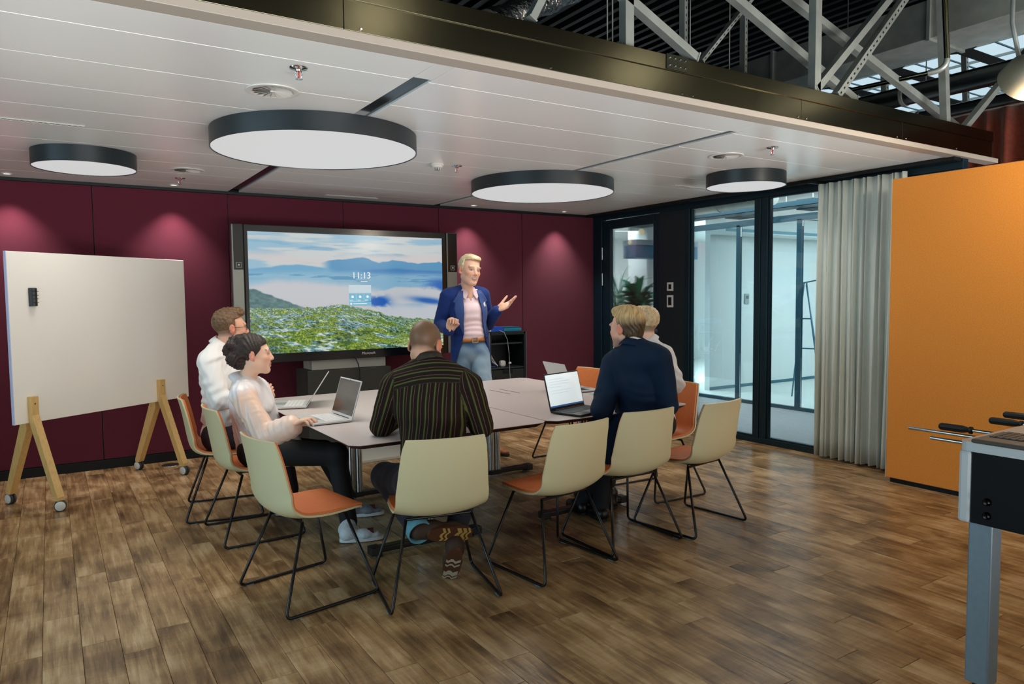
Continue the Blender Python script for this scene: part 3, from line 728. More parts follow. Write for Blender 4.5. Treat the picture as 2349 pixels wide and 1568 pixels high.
# ------------------------------------------------------------------ orange felt partition
op = thing('orange_partition', (-.42, -4.08, 0), 'tall orange felt partition panel on the right', 'partition')
M_or = mat('orange_felt', (236, 150, 62), .95, noise=(140, .10), bump=(500, .5, .002), spec=.1, sheen=.3)
MB().box((0, -1.9, .035), (.06, 0, 2.335), .006).build('felt_panel', M_or, op)
MB().box((-.002, -.002, .032), (.062, .006, 2.338), .002).build('edge_profile', mat('pale_edge', (190, 180, 160), .5), op)
MB().box((.008, -1.88, .0), (.05, -.03, .036)).build('plinth', M_black, op)
# spot lamp glowing at the right edge
sl = thing('spot_lamp', tuple(at(2340, 192, x=-1.25)), 'round glowing spot lamp at the upper right edge', 'lamp')
Ms = Matrix.Rotation(math.radians(58), 4, 'X') @ Matrix.Rotation(math.radians(-28), 4, 'Y')
MB().lathe([(0, .16), (.075, .16), (.115, .10), (.125, 0), (.112, 0), (.100, .02)], 32, Ms).build('shade', mat('spot_shade', (150, 140, 118), .4), sl, 40)
MB().lathe([(0, .018), (.101, .018)], 32, Ms).build('lens', mat('spot_lens', (240, 230, 210), .5, emit=((255, 232, 196), 1.4)), sl)
MB().tube([(0, 0, .10), (0, .05, .35), (0, .05, 1.4)], .012, 10).build('stem', M_galvblue, sl, True)
d = bpy.data.lights.new('spot_light', 'POINT'); d.energy = 32; d.color = (1, .87, .68); d.shadow_soft_size = .1
o = bpy.data.objects.new('spot_light', d); COL.objects.link(o); o.parent = sl; o.location = (-.03, -.16, -.16)

# ------------------------------------------------------------------ whiteboard on A legs
M_wood = mat('oak_leg', (216, 176, 110), .5, noise=(14, .12), mapscale=(6, 6, .8))
wb = thing('mobile_whiteboard', (-6.038, -1.068, 0), 'white mobile board on wooden A shaped legs with castors', 'whiteboard', rz=math.atan2(.578, .815))
MB().box((-.102, -.013, .612), (1.432, .013, 1.822), .004).build('board', mat('whiteboard_glass', (246, 242, 233), .13, spec=.5), wb)
MB().box((-.1045, -.0135, .612), (-.100, .0135, 1.822), .001).build('edge_strip', mat('board_edge', (200, 205, 235), .4), wb)
for X in (.018, 1.118):
    for sgn, nm in ((-1, 'leg'), (1, 'leg')):
        y0 = sgn*.034; zt = .80 if sgn < 0 else .66
        g = MB(); w = .026
        prof = [(y0-.021, zt), (y0+.021, zt), (y0+.021, zt-.16 if sgn < 0 else zt-.03), (sgn*.252+.020, .085), (sgn*.252+.020, .075), (sgn*.252-.022, .075), (sgn*.252-.022, .10), (y0-.021, zt-.10 if sgn > 0 else zt-.13)]
        if sgn > 0: prof = [(y0-.021, zt), (y0+.021, zt), (sgn*.252+.022, .10), (sgn*.252+.022, .075), (sgn*.252-.020, .075), (y0-.021, zt-.10)]
        vs = [(X-w, a, b) for a, b in prof]+[(X+w, a, b) for a, b in prof]; n = len(prof)
        lg = g.add(vs, [tuple(range(n)), tuple(range(2*n-1, n-1, -1))]+[(i, n+i, n+(i+1) % n, (i+1) % n) for i in range(n)]).build(nm, M_wood, wb)
        if sgn < 0: MB().lathe([(0, .002), (.006, .002), (.007, 0)], 12, T(X, y0-.0212, zt-.05) @ rotx(PI/2)).build('bolt', M_steel, lg, 40)
        MB().tube([(X, sgn*.252, .06), (X, sgn*.252, .085)], .008, 8).build('castor_stem', M_steel, wb)
        Mw = T(X, sgn*.262, .039) @ Matrix.Rotation(PI/2, 4, 'Y') if not (X < .5 and sgn < 0) else T(X, sgn*.262, .039) @ Matrix.Rotation(.9, 4, 'Z') @ Matrix.Rotation(PI/2, 4, 'Y')
        for s2 in (-1, 1):
            cs = MB().lathe([(0, s2*.022), (.032, s2*.022), (.0385, s2*.018), (.0385, s2*.004), (0, s2*.004)], 24, Mw).build('castor', mat('castor_tyre', (60, 60, 60), .6), wb, 40)
            MB().lathe([(0, s2*.0245), (.029, s2*.0245), (.033, s2*.022)], 24, Mw).build('hub_cap', M_plwhite, cs, 40)
er = thing('board_eraser', tuple(Vector((-6.038, -1.068, 0))+Matrix.Rotation(math.atan2(.578, .815), 3, 'Z') @ Vector((.063, -.013, 1.503))), 'black magnetic eraser stuck on the whiteboard', 'eraser', rz=math.atan2(.578, .815))
MB().box((-.026, -.012, -.065), (.026, -.0005, .065), .003).build('felt_pad', mat('eraser_felt', (70, 66, 60), .9), er)
g = MB(); prof = [(-.028+.056*k/10, -.012-.030*math.sin(PI*k/10)**.7) for k in range(11)]
vs = [(a, b, -.063) for a, b in prof]+[(a, b, .063) for a, b in prof]; n = 11
g.add(vs, [tuple(range(n-1, -1, -1)), tuple(range(n, 2*n))]+[(i, i+1, n+i+1, n+i) for i in range(n-1)]+[(n-1, 0, n, 2*n-1)]).build('grip', mat('eraser_grip', (30, 30, 30), .4), er, 40)
for zz in (-.04, -.013, .013, .04): MB().box((-.02, -.044, zz-.002), (.02, -.040, zz+.002)).build('grip_rib', M_dark, er)
bl_ = thing('floor_box', tuple(at(392, 1066, z=0)), 'round floor socket lid beside the whiteboard castor', 'floor socket')
MB().lathe([(.0, .003), (.055, .003), (.065, .002), (.066, 0)], 32).build('lid', mat('floor_lid', (70, 58, 44), .4, metal=.6), bl_, 40)
MB().lathe([(.066, 0), (.066, .004), (.074, .004), (.076, 0)], 32).build('ring', M_steel, bl_, 40)

# ------------------------------------------------------------------ large display on pedestal
HY = -.50
hub = thing('wall_display', (-3.387, HY, 0), 'huge black touch display showing a mountain landscape', 'display')
M_bez = mat('display_bezel', (12, 13, 15), .16); M_silver = mat('display_silver', (120, 122, 116), .32, metal=.8)
x0, x1, z0, z1 = -1.122, 1.122, .892, 2.137
MB().box((x0+.02, .012, z0+.02), (x1-.02, .105, z1-.02), .01).build('rear_casing', M_dark, hub)
MB().box((x0+.105, -.004, z0), (x1-.128, .012, z1), .004).build('bezel', M_bez, hub)
for a, b, lab in ((x0, x0+.100, 'l'), (x1-.122, x1, 'r')):
    sp = MB().box((a, -.006, z0), (b, .04, z1), .006).build('side_bar', M_silver, hub)
    MB().box((a+.014, -.008, 1.735), (b-.002, -.005, z1-.004), .001).build('speaker_grille', M_bez, sp)
    cx = (a+b)/2+.006
    MB().box((cx-.024, -.011, 1.753), (cx+.024, -.007, 1.800), .003).build('camera_window', mat('cam_ring', (150, 150, 146), .4), sp)
    MB().box((cx-.019, -.0125, 1.758), (cx+.019, -.0105, 1.795), .002).build('camera_plate', M_bez, sp)
    MB().lathe([(0, .002), (.008, .002), (.009, 0)], 16, T(cx, -.0125, 1.777) @ rotx(PI/2)).build('camera_lens', mat('cam_lens', (190, 190, 180), .1), sp, 40)
# landscape picture: vertex coloured sheet
def landscape(nx, ny):
    u, v = np.meshgrid(np.linspace(0, 1, nx), np.linspace(0, 1, ny)); c = np.zeros((ny, nx, 3))
    def mix(c, col, a): a = np.clip(a, 0, 1)[..., None]; return c*(1-a)+np.array(col, float)*a
    ss = lambda a, b, x: (lambda t_: t_*t_*(3-2*t_))(np.clip((x-a)/(b-a), 0, 1))
    c[:] = (150, 190, 212)
    st = fbm(u*4, v*22, 5, 1); st2 = fbm(u*3+5, v*16+2, 5, 9)
    c = mix(c, (206, 212, 212), ss(.36, .56, st)*.95); c = mix(c, (78, 148, 198), ss(.54, .70, st2)*ss(.02, .1, v)*(.30+.6*u))
    c = mix(c, (212, 206, 206), ss(.13, .20, v)*ss(.32, .22, v)*ss(.30, .55, st2+.2*u)*.9)
    rid = .215+.035*np.abs(fbm(u*7, v*0+.3, 4, 21)-.5)*4-.03*np.exp(-((u-.53)/.06)**2)-.012*np.exp(-((u-.75)/.1)**2)+.08*np.clip(.38-u, 0, 1)*2
    c = mix(c, (84, 150, 194), ss(-.004, .004, v-rid)*ss(.33, .40, u+0*v)); 
    rid2 = .27+.03*fbm(u*5, u*0, 4, 31)+.10*np.abs(u-.72)
    c = mix(c, (62, 128, 188), ss(-.01, .012, v-rid2)*ss(.5, .62, u))
    rl = .255+.12*np.abs(u-.22)**1.2*2.2+.01*fbm(u*20, u*0, 3, 5)
    c = mix(c, (108, 168, 204), ss(-.006, .01, v-rl)*ss(.44, .34, u))
    c = mix(c, (150, 192, 212), ss(.31, .37, v+.02*st)*.75)
    isl = fbm(u*9+3, v*60, 4, 41); c = mix(c, (90, 150, 190), ss(.56, .66, isl)*ss(.33, .35, v)*ss(.43, .40, v))
    c = mix(c, (70, 138, 190), ss(.0, .05, v-(.33+.06*fbm(u*6, v*9, 4, 12)))*ss(.40, .36, v)*ss(.3, .02, u)*.8)
    cl = fbm(u*5+1.3, v*7+.2, 6, 61); top = .43-.05*np.sin(u*5+.5)+.06*(fbm(u*8, v*3, 4, 70)-.5)
    c = mix(c, (200, 202, 208), ss(-.02, .06, v-top)*ss(.98, .55, u-.35*(v-.4)+.1*cl))
    c = mix(c, (40, 104, 186), ss(.84, .98, u+.12*(cl-.5))*ss(.34, .42, v)*ss(.60, .50, v))
    c = mix(c, (196, 200, 206), ss(.46, .60, cl+.16*np.exp(-((v-.52-.22*(u-.7))/.06)**2))*ss(.45, .6, u)*ss(.42, .47, v))
    c = mix(c, (24, 92, 184), np.exp(-(((u-.635)/.055)**2+((v-.585)/.05)**2))*ss(.38, .55, fbm(u*14, v*12, 4, 83))*1.6)
    c = mix(c, (30, 96, 180), np.exp(-(((u-.92)/.10)**2+((v-.575-.22*(u-.9))/.028)**2))*1.2)
    c = mix(c, (205, 206, 212), ss(.60, .66, v)*ss(.60, .8, u)*.85)
    hl = .455+.66*np.clip(u-.02, 0, 1)+.02*fbm(u*30, v*20, 4, 3); hm = ss(-.004, .008, v-hl)*ss(.30, .20, u)
    tex = fbm(u*60, v*50, 4, 17); hc = np.stack([50+60*tex, 88+55*tex, 96+45*tex], -1)
    c = c*(1-hm[..., None])+hc*hm[..., None]; c = mix(c, (200, 206, 210), hm*ss(.5, .7, fbm(u*9, v*9, 4, 90))*ss(.5, .58, v)*ss(.14, .03, u))
    fg = .615+.012*np.sin(u*9)+.10*ss(.42, .75, u)+.03*ss(.7, 1, u)+.014*(fbm(u*45, v*0, 4, 101)-.5)*2
    fm = ss(-.003, .004, v-fg); w_ = (v-fg)/(1-fg+1e-6); sc_ = 70/(.35+1.2*np.clip(w_, 0, 1))
    t1 = fbm(u*sc_*.8, v*sc_*1.1, 4, 111); t2 = fbm(u*sc_*.22+7, v*sc_*.42, 4, 121); t3 = fbm(u*150, v*110, 3, 131); t4 = fbm(u*9+2, v*14, 4, 151)
    g = np.zeros_like(c); g[:] = (104, 146, 152)
    g = mix(g, (122, 148, 48), ss(.45, .55, t2+.12*w_)); g = mix(g, (62, 98, 34), ss(.44, .60, t2+.16*w_)*ss(.48, .60, t1)*.95)
    g = mix(g, (200, 210, 208), ss(.54, .68, t1)*ss(.56, .44, t2)*.95); g = mix(g, (18, 42, 36), ss(.50, .36, t1)*ss(.35, .58, t3)*.95)
    g = mix(g, (170, 186, 72), ss(.54, .68, t3)*ss(.46, .55, t2)*.85); g = mix(g, (26, 56, 30), ss(.55, .68, t4)*ss(.15, .5, w_)*ss(.40, .6, t3)*.7)
    g = mix(g, (200, 214, 190), ss(.60, .9, u)*ss(.30, .8, w_)*ss(.45, .58, t1)*.85)
    c = c*(1-fm[..., None])+g*fm[..., None]
    c = c*(.93+.14*t3[..., None]*fm[..., None])
    return np.clip(c, 0, 255)
NX, NY = 400, 232
sx0, sx1, sz1, sz0 = -.985, .945, 2.077, .975
lc = landscape(NX, NY)
uu, vv = np.meshgrid(np.linspace(sx0, sx1, NX), np.linspace(sz1, sz0, NY))
V = np.stack([uu.ravel(), np.full(NX*NY, -.0055), vv.ravel()], 1)
ii = np.arange(NX*NY).reshape(NY, NX); F = np.stack([ii[:-1, :-1], ii[1:, :-1], ii[1:, 1:], ii[:-1, 1:]], -1).reshape(-1, 4)
me = np_mesh('screen', V, F, attr_mat('screen_picture', .2, emit=1.0), False)
lc_ = lc.reshape(-1, 3)/255.0; lcl = np.where(lc_ > .04045, ((lc_+.055)/1.055)**2.4, lc_/12.92); col_attr(me, lcl)
scr = link('screen', me, hub)
MB().box((sx0-.004, -.0052, sz0-.004), (sx1+.004, -.004, sz1+.004)).build('screen_back', M_bez, hub)
M_txt = mat('screen_text', (200, 205, 208), .5, emit=((205, 210, 212), .9))
Mt = rotx(PI/2)
text_obj('clock_text', '11:13', .088, T(-.03, -.0075, 1.662) @ Mt, M_txt, scr)
for a, b in ((.06, .128),): MB().box((a, -.0075, 1.632), (b, -.007, 1.638)).build('date_line', M_txt, scr)
px0 = -.062
MB().box((px0, -.0072, 1.525), (px0+.225, -.0066, 1.60)).build('info_panel', mat('panel_pale', (160, 175, 185), .5, emit=((168, 182, 190), .9)), scr)
M_tile = mat('screen_tile', (90, 150, 175), .5, emit=((104, 158, 180), .9))
for k in range(3):
    tl = MB().box((px0+k*.076, -.0075, 1.445), (px0+k*.076+.071, -.0066, 1.519)).build('tile', M_tile, scr)
    cx = px0+k*.076+.035
    MB().lathe([(0, 0), (.012, 0)], 14, T(cx, -.0080, 1.487) @ rotx(PI/2)).add([(cx-.011, -.0081, 1.478), (cx+.014, -.0081, 1.478), (cx+.014, -.0081, 1.487), (cx-.011, -.0081, 1.487)], [(0, 1, 2, 3)]).build('icon', M_txt, scr)
    MB().box((px0+k*.076+.006, -.0080, 1.451), (px0+k*.076+.04, -.0076, 1.456)).build('caption', M_txt, scr)
MB().box((px0, -.0075, 1.400), (px0+.225, -.0066, 1.438)).build('tile', M_tile, scr)
MB().lathe([(0, 0), (.010, 0)], 14, T(px0+.02, -.0080, 1.419) @ rotx(PI/2)).build('icon', M_txt, scr)
MB().box((px0+.04, -.0080, 1.416), (px0+.18, -.0076, 1.422)).build('caption', M_txt, scr)
text_obj('maker_name', 'Microsoft', .036, T(.055, -.0045, .925) @ Mt, M_plwhite, hub)
# pedestal
pd = thing('display_pedestal', (-3.387, HY, 0), 'dark grey pedestal cabinet carrying the display', 'pedestal')
MB().box((-.475, .02, .03), (.365, .40, .793), .004).build('cabinet_body', mat('pedestal_dark', (50, 50, 44), .55), pd)
MB().box((-.43, .03, .796), (.315, .30, .91), .004).build('upper_box', mat('pedestal_light', (150, 150, 142), .5), pd)
MB().box((-.50, -.62, .0), (.40, .42, .028), .004).build('base_plate', mat('base_plate', (190, 186, 176), .5), pd)
cb = thing('display_cable', (-3.38, HY-.02, .9), 'black power cable hanging from the display over its pedestal', 'cable')
MB().tube([(-.02, .01, -.005), (.0, -.005, -.06), (.012, -.006, -.12), (.02, .02, -.3), (.02, .02, -.86)], .006, 8).build('cable_run', M_dark, cb, True)
MB().tube([(-.02, .01, -.012), (-.02, .01, .0)], .009, 8).build('cable_plug', M_dark, cb, True)

# ------------------------------------------------------------------ equipment rack
M_rack = mat('rack_metal', (14, 22, 24), .4)
rk = thing('equipment_rack', (-1.61, -.30, 0), 'open black equipment rack with drawer behind the presenter', 'rack')
a, b = -.245, .245; yb0, yb1 = -.15, .26
MB().box((a, yb0, 0), (a+.03, yb1, 1.08), .002).build('side_panel', M_rack, rk)
MB().box((b-.03, yb0, 0), (b, yb1, 1.08), .002).build('side_panel', M_rack, rk)
MB().box((a, yb0, 1.05), (b, yb1, 1.085), .002).build('top_panel', M_rack, rk)
MB().box((a+.03, yb1-.02, .0), (b-.03, yb1, 1.05)).build('back_panel', M_rack, rk)
MB().box((a+.03, yb0+.04, .945), (b-.03, yb1-.02, .960)).build('shelf', mat('rack_shelf', (40, 50, 52), .4), rk)
MB().box((a+.03, yb0+.01, .675), (b-.03, yb1-.02, .690)).build('shelf', mat('rack_shelf', (40, 50, 52), .4), rk)
dr = MB().box((a+.034, yb0+.004, .30), (b-.034, yb0+.34, .665), .003).build('drawer', mat('rack_drawer', (20, 26, 26), .45), rk)
MB().box((-.07, yb0-.001, .62), (.06, yb0+.006, .66), .003).build('finger_slot', mat('slot_black', (2, 2, 3), .9), dr)
MB().box((a, yb0-.003, .0), (a+.012, yb0, 1.08)).build('edge_profile', M_steel, rk)
MB().box((b-.012, yb0-.003, .0), (b, yb0, 1.08)).build('edge_profile', M_steel, rk)
pb = thing('blue_case', (-1.58, -.30, 1.086), 'teal and blue flat cases lying on top of the rack', 'case')
MB().box((-.06, -.12, 0), (.17, .10, .035), .006).build('case_body', mat('teal_case', (30, 120, 145), .3), pb)
MB().box((-.05, -.11, .035), (.15, .09, .05), .004).build('case_lid', mat('teal_case_dark', (14, 84, 110), .3), pb)
bk = thing('blue_folder', (-1.78, -.30, 1.086), 'blue folder with white spine on the rack', 'folder')
MB().box((-.03, -.13, 0), (.125, .12, .055), .004).build('folder_cover', mat('blue_folder', (26, 72, 178), .35), bk)
MB().box((-.05, -.125, .006), (-.02, .115, .049)).build('paper_block', M_plwhite, bk)
cbn = thing('cable_bundle', (-1.68, -.36, .690), 'tangle of pale blue network cables inside the rack', 'cables')
for k in range(6):
    r_ = random.Random(k); pts = [(-.16+r_.uniform(0, .05), .0+r_.uniform(-.05, .08), .22-.02*k)]
    for q in range(5): pts.append((pts[-1][0]+r_.uniform(.0, .05), pts[-1][1]+r_.uniform(-.03, .03), max(.01, pts[-1][2]-r_.uniform(.01, .06))))
    MB().tube(pts, .005, 6).build('network_cable', mat('cable_blue', (90, 96, 190), .4) if k % 2 else M_plwhite, cbn, True)
MB().box((.02, -.02, .0), (.09, .04, .07), .02).build('adapter', M_plwhite, cbn)
wc = thing('hanging_cable', (-1.62, -.462, 1.05), 'thin grey cable hanging down the front of the rack', 'cable')
MB().tube([(-.10, .02, .055), (-.05, -.003, .03), (-.01, -.006, -.05), (.01, -.006, -.2), (.02, -.006, -.45), (.03, -.008, -.62)], .0035, 6).build('cable_strand', mat('grey_cable', (150, 160, 160), .4), wc, True)
MB().box((.005, -.012, -.32), (.035, -.002, -.30)).build('cable_clip', M_plwhite, wc)

# ------------------------------------------------------------------ conference tables
M_top = mat('table_laminate', (196, 184, 180), .38, noise=(2, .02), spec=.45); M_edge = mat('table_edge', (52, 36, 36), .5)
def table(x0, x1, y0, y1, label, slots):
    t = thing('conference_table', ((x0+x1)/2, (y0+y1)/2, 0), label, 'table', 'pair of conference tables pushed together')
    a = (x1-x0)/2-.003; b = (y1-y0)/2; c = .045
    poly = lambda s: [(-a+c+s, -b+s), (a-c-s, -b+s), (a-s, -b+c+s), (a-s, b-c-s), (a-c-s, b-s), (-a+c+s, b-s), (-a+s, b-c-s), (-a+s, -b+c+s)]
    MB().prism(poly(.0), .737, .740).build('table_top', M_top, t)
    P0 = poly(.0); P1 = poly(.030); n = 8
    MB().add([(x, y, .737) for x, y in P0]+[(x, y, .714) for x, y in P1], [tuple(range(2*n-1, n-1, -1))]+[(i, n+i, n+(i+1) % n, (i+1) % n) for i in range(n)]+[tuple(range(n))]).build('bevelled_edge', M_edge, t)
    MB().box((-.035, -b+.30, .685), (.035, b-.30, .713)).build('spine_beam', M_blackmetal, t)
    for sy in (-1, 1):
        y = sy*(b-.42)
        lg = MB().tube([(-.028, y, .05), (-.028, y, .70)], .027, 20).tube([(.028, y, .05), (.028, y, .70)], .027, 20).build('leg', M_chrome, t, 40)
        MB().box((-.055, y-.035, .025), (.055, y+.035, .062), .004).build('leg_collar', M_blackmetal, lg)
        ft = MB().box((-.33, y-.032, .028), (.33, y+.032, .060), .006).build('foot', M_blackmetal, t)
        for sx in (-1, 1):
            MB().box((sx*.33-.03, y-.036, .016), (sx*.33+.03, y+.036, .064), .006).build('foot_cap', M_dark, ft)
            MB().lathe([(0, .016), (.018, .016), (.020, 0), (0, 0)], 14, T(sx*.30, y, 0)).build('glide', M_dark, ft)
        MB().beam((-.30, y, .70), (.30, y, .70), .06, .024).build('bearer', M_blackmetal, t)
    for sx_, sy0, sy1 in slots:
        MB().box((sx_-.004-(x0+x1)/2, sy0-(y0+y1)/2, .7398), (sx_+.004-(x0+x1)/2, sy1-(y0+y1)/2, .7406)).build('cable_slot', M_dark, t)
    return t
table(-4.655, -3.447, -3.80, -1.78, 'left conference table with pale grey top, under the two silver laptops', ())
table(-3.443, -2.285, -3.80, -1.78, 'right conference table with two cable slots in its top', ((-2.985, -2.64, -2.346), (-2.895, -2.64, -2.346)))

# ------------------------------------------------------------------ chairs
M_shell = mat('chair_shell', (205, 197, 158), .34, spec=.45); M_pad = mat('chair_orange_leather', (214, 122, 66), .5, noise=(40, .05), bump=(260, .15, .001))
def smooth_line(P, it=3):
    P = [np.array(p, float) for p in P]
    for _ in range(it):
        Q = [P[0]]
        for a, b in zip(P[:-1], P[1:]): Q += [a*.75+b*.25, a*.25+b*.75]
        Q.append(P[-1]); P = Q
    return np.array(P)
PROF = smooth_line([(.226, .418), (.205, .436), (.12, .432), (.02, .424), (-.09, .422), (-.155, .432), (-.198, .47), (-.214, .54), (-.228, .63), (-.243, .72), (-.262, .800), (-.268, .818)])
_s = np.concatenate([[0], np.cumsum(np.linalg.norm(np.diff(PROF, axis=0), axis=1))]); _s /= _s[-1]
def chair_pt(u, t_):
    y = np.interp(t_, _s, PROF[:, 0]); z = np.interp(t_, _s, PROF[:, 1])
    hw = np.interp(t_, [0, .04, .12, .3, .5, .62, .8, .93, 1.0], [.165, .19, .206, .218, .228, .228, .216, .205, .190])
    lift = np.interp(t_, [0, .25, .5, .6, .7, 1], [.0, .012, .034, .022, .004, 0]); fw = np.interp(t_, [0, .35, .5, .65, 1], [0, 0, .018, .040, .030])
    dip = np.interp(t_, [0, .9, 1], [0, 0, .010])
    return np.stack([u*hw, y+fw*u*u, z+lift*u**2*np.abs(u)**.5-dip*0*u], -1)
def chair_meshes():
    nu, nt_ = 17, 44
    def surf(us, ts, off):
        U, TT = np.meshgrid(us, ts); P = chair_pt(U, TT); e = 1e-3
        du = chair_pt(U+e, TT)-chair_pt(U-e, TT); dt = chair_pt(U, np.clip(TT+e, 0, 1))-chair_pt(U, np.clip(TT-e, 0, 1))
        n = np.cross(dt, du); n /= np.linalg.norm(n, axis=-1, keepdims=True)+1e-9
        return P+n*off
    def solid(us, ts, o0, o1, name, m):
        A = surf(us, ts, o0); B = surf(us, ts, o1); a, b = A.shape[:2]; mb = MB()
        vs = [tuple(p) for p in A.reshape(-1, 3)]+[tuple(p) for p in B.reshape(-1, 3)]; N = a*b; fs = []
        for i in range(a-1):
            for j in range(b-1):
                q = (i*b+j, i*b+j+1, (i+1)*b+j+1, (i+1)*b+j); fs.append(q); fs.append(tuple(N+k for k in reversed(q)))
        ring = [(0, j) for j in range(b)]+[(i, b-1) for i in range(1, a)]+[(a-1, j) for j in range(b-2, -1, -1)]+[(i, 0) for i in range(a-2, 0, -1)]
        ids = [i*b+j for i, j in ring]
        for k in range(len(ids)): p, q = ids[k], ids[(k+1) % len(ids)]; fs.append((q, p, N+p, N+q))
        me = mb.add(vs, fs).mesh(name, m, 50)
        bm = bmesh.new(); bm.from_mesh(me); bmesh.ops.recalc_face_normals(bm, faces=bm.faces); bm.to_mesh(me); bm.free(); me.shade_smooth(); me.set_sharp_from_angle(angle=math.radians(50))
        return me
    us = np.sin(np.linspace(-PI/2, PI/2, nu)); ts = np.linspace(0, 1, nt_)
    sh = solid(us, ts, -.010, .0, 'shell', M_shell)
    pad = solid(us*.975, np.linspace(.012, .988, nt_), .0004, .013, 'seat_pad', M_pad)
    return sh, pad
SH_ME, PAD_ME = chair_meshes()
def chair_frame_meshes():
    out = []
    r = .0078
    for s in (-1, 1):
        X1 = s*.272; X0 = s*.165
        def fil(a, b, c, rad=.035, n=6):
            a, b, c = Vector(a), Vector(b), Vector(c); p = b+(a-b).normalized()*rad; q = b+(c-b).normalized()*rad
            return [p*(1-k/n)**2+b*2*(k/n)*(1-k/n)+q*(k/n)**2 for k in range(n+1)]
        A = (X0, -.10, .405); B = (X1, -.245, r+.002); C = (X1, .245, r+.002); D = (X0, .13, .405)
        pts = [Vector(A)]+fil(A, B, C)+fil(B, C, D)+[Vector(D)]
        out.append(MB().tube(pts, r, 10).mesh('sled_frame', M_blackmetal, True))
    cr = MB().tube([(-.165, -.10, .405), (.165, -.10, .405)], r, 10).tube([(-.165, .13, .405), (.165, .13, .405)], r, 10).box((-.10, -.09, .402), (.10, .12, .412)).mesh('under_frame', M_blackmetal, 40)
    gl = MB().box((-.010, -.02, 0), (.010, .02, .004), .001).mesh('floor_glide', mat('glide_grey', (120, 130, 135), .5))
    return out, cr, gl
FR_ME, UF_ME, GL_ME = chair_frame_meshes()
def chair(x, y, fx, fy, label):
    rz = math.atan2(fy, fx)-PI/2
    t = thing('shell_chair', (x, y, 0), label, 'chair', 'beige shell chairs with orange seats around the tables', rz)
    link('shell', SH_ME, t); link('seat_pad', PAD_ME, t)
    for me in FR_ME:
        f = link('sled_frame', me, t)
        s = 1 if me is FR_ME[1] else -1
        for yy in (-.19, .19): link('floor_glide', GL_ME, f, (s*.272, yy, 0))
    link('under_frame', UF_ME, t)
    return t
chair(-4.835, -3.625, .47, .08, 'empty beige and orange chair at the front left table corner')
chair(-4.295, -3.975, .095, .47, 'beige chair under the person in the striped shirt')
chair(-3.594, -4.017, -.06, .49, 'empty beige chair between the striped shirt and the navy suit')
chair(-3.01, -3.925, .0, 1, 'beige chair under the person in the navy suit')
chair(-2.44, -3.945, -.06, .46, 'empty beige chair at the front right table corner')
chair(-4.90, -1.90, .98, -.17, 'shell chair under the person in the white shirt, beside the whiteboard')
chair(-4.84, -2.50, 1, .03, 'shell chair under the person in the blush blouse')
chair(-2.09, -3.27, -1, .06, 'chair under the person in the pale grey shirt, orange backrest facing the table')
chair(-1.99, -2.10, -1, -.05, 'empty chair at the far right table end, orange inside showing')

# ------------------------------------------------------------------ laptops
def laptop(x, y, rz, w, d, tilt, body, keym, scrm, label, z=.7402, logo=None, doc=False):
    t = thing('laptop', (x, y, z), label, 'laptop', 'open laptops on the conference tables', rz)
    MB().box((-w/2, -d, .004), (w/2, 0, .016), .004).build('base', body, t)
    MB().box((-w/2+.03, -d+.02, 0), (-w/2+.05, -.02, .005)).box((w/2-.05, -d+.02, 0), (w/2-.03, -.02, .005)).build('rubber_foot', M_dark, t)
    k = MB(); nx, ny = 14, 5; kw = (w-.05)/nx; kd = (d*.5)/ny
    for i in range(nx):
        for j in range(ny):
            k.box((-w/2+.025+i*kw+.0012, -.03-(j+1)*kd+.0012, .016), (-w/2+.025+(i+1)*kw-.0012, -.03-j*kd-.0012, .0175))
    tag(k.build('keyboard', keym, t), kind='stuff')
    MB().box((-.05, -d+.012, .0158), (.05, -d*.62, .0166)).build('touchpad', mat('touchpad_'+body.name, (150, 152, 155), .3) if body is not M_dark else mat('touchpad_dark', (34, 36, 38), .3), t)
    ld = bpy.data.objects.new('lid', MB().box((-w/2, -.0035, 0), (w/2, .0035, d), .003).mesh('lid', body)); COL.objects.link(ld); ld.parent = t; ld.location = (0, 0, .013); ld.rotation_euler = (-tilt, 0, 0)
    MB().box((-w/2+.008, -.0042, .020), (w/2-.008, -.0034, d-.008)).build('display_panel', scrm, ld)
    if doc:
        MB().box((-w/2+.008, -.0049, .020), (w/2-.008, -.0043, .030)).build('taskbar', mat('doc_bar', (40, 90, 140), .4, emit=((36, 84, 130), .8)), ld)
        for q, (ww, zz) in enumerate(((.5, .83), (.75, .76), (.7, .69), (.4, .62), (.72, .52), (.6, .45))):
            MB().box((-w*.40, -.0049, d*zz), (-w*.40+w*.8*ww, -.0043, d*zz+.0025)).build('text_line', mat('doc_text', (165, 180, 185), .5, emit=((162, 178, 184), .85)), ld)
    else:
        MB().lathe([(0, .0005), (.003, .0005)], 10, T(0, -.0044, d-.006) @ rotx(PI/2)).build('webcam', M_dark, ld)
    MB().tube([(-w*.36, 0, .014), (w*.36, 0, .014)], .006, 10).build('hinge', M_dark, t)
    return t
M_lapsil = mat('laptop_silver', (205, 206, 205), .35, metal=.3); M_lapkey = mat('laptop_white_key', (222, 222, 220), .5)
M_scroff = mat('laptop_screen_dark', (30, 33, 32), .12, spec=.9); M_lapblk = mat('laptop_black', (20, 22, 24), .4); M_blkkey = mat('laptop_black_key', (48, 50, 52), .5)
laptop(-4.405, -2.955, math.radians(-88), .335, .235, math.radians(17), M_lapsil, M_lapkey, M_scroff, 'open silver laptop under the hand of the person in the blush blouse')
laptop(-4.40, -2.277, math.radians(-112), .345, .24, math.radians(33), M_lapsil, M_lapkey, M_scroff, 'open silver laptop seen edge on in front of the person in the white shirt')
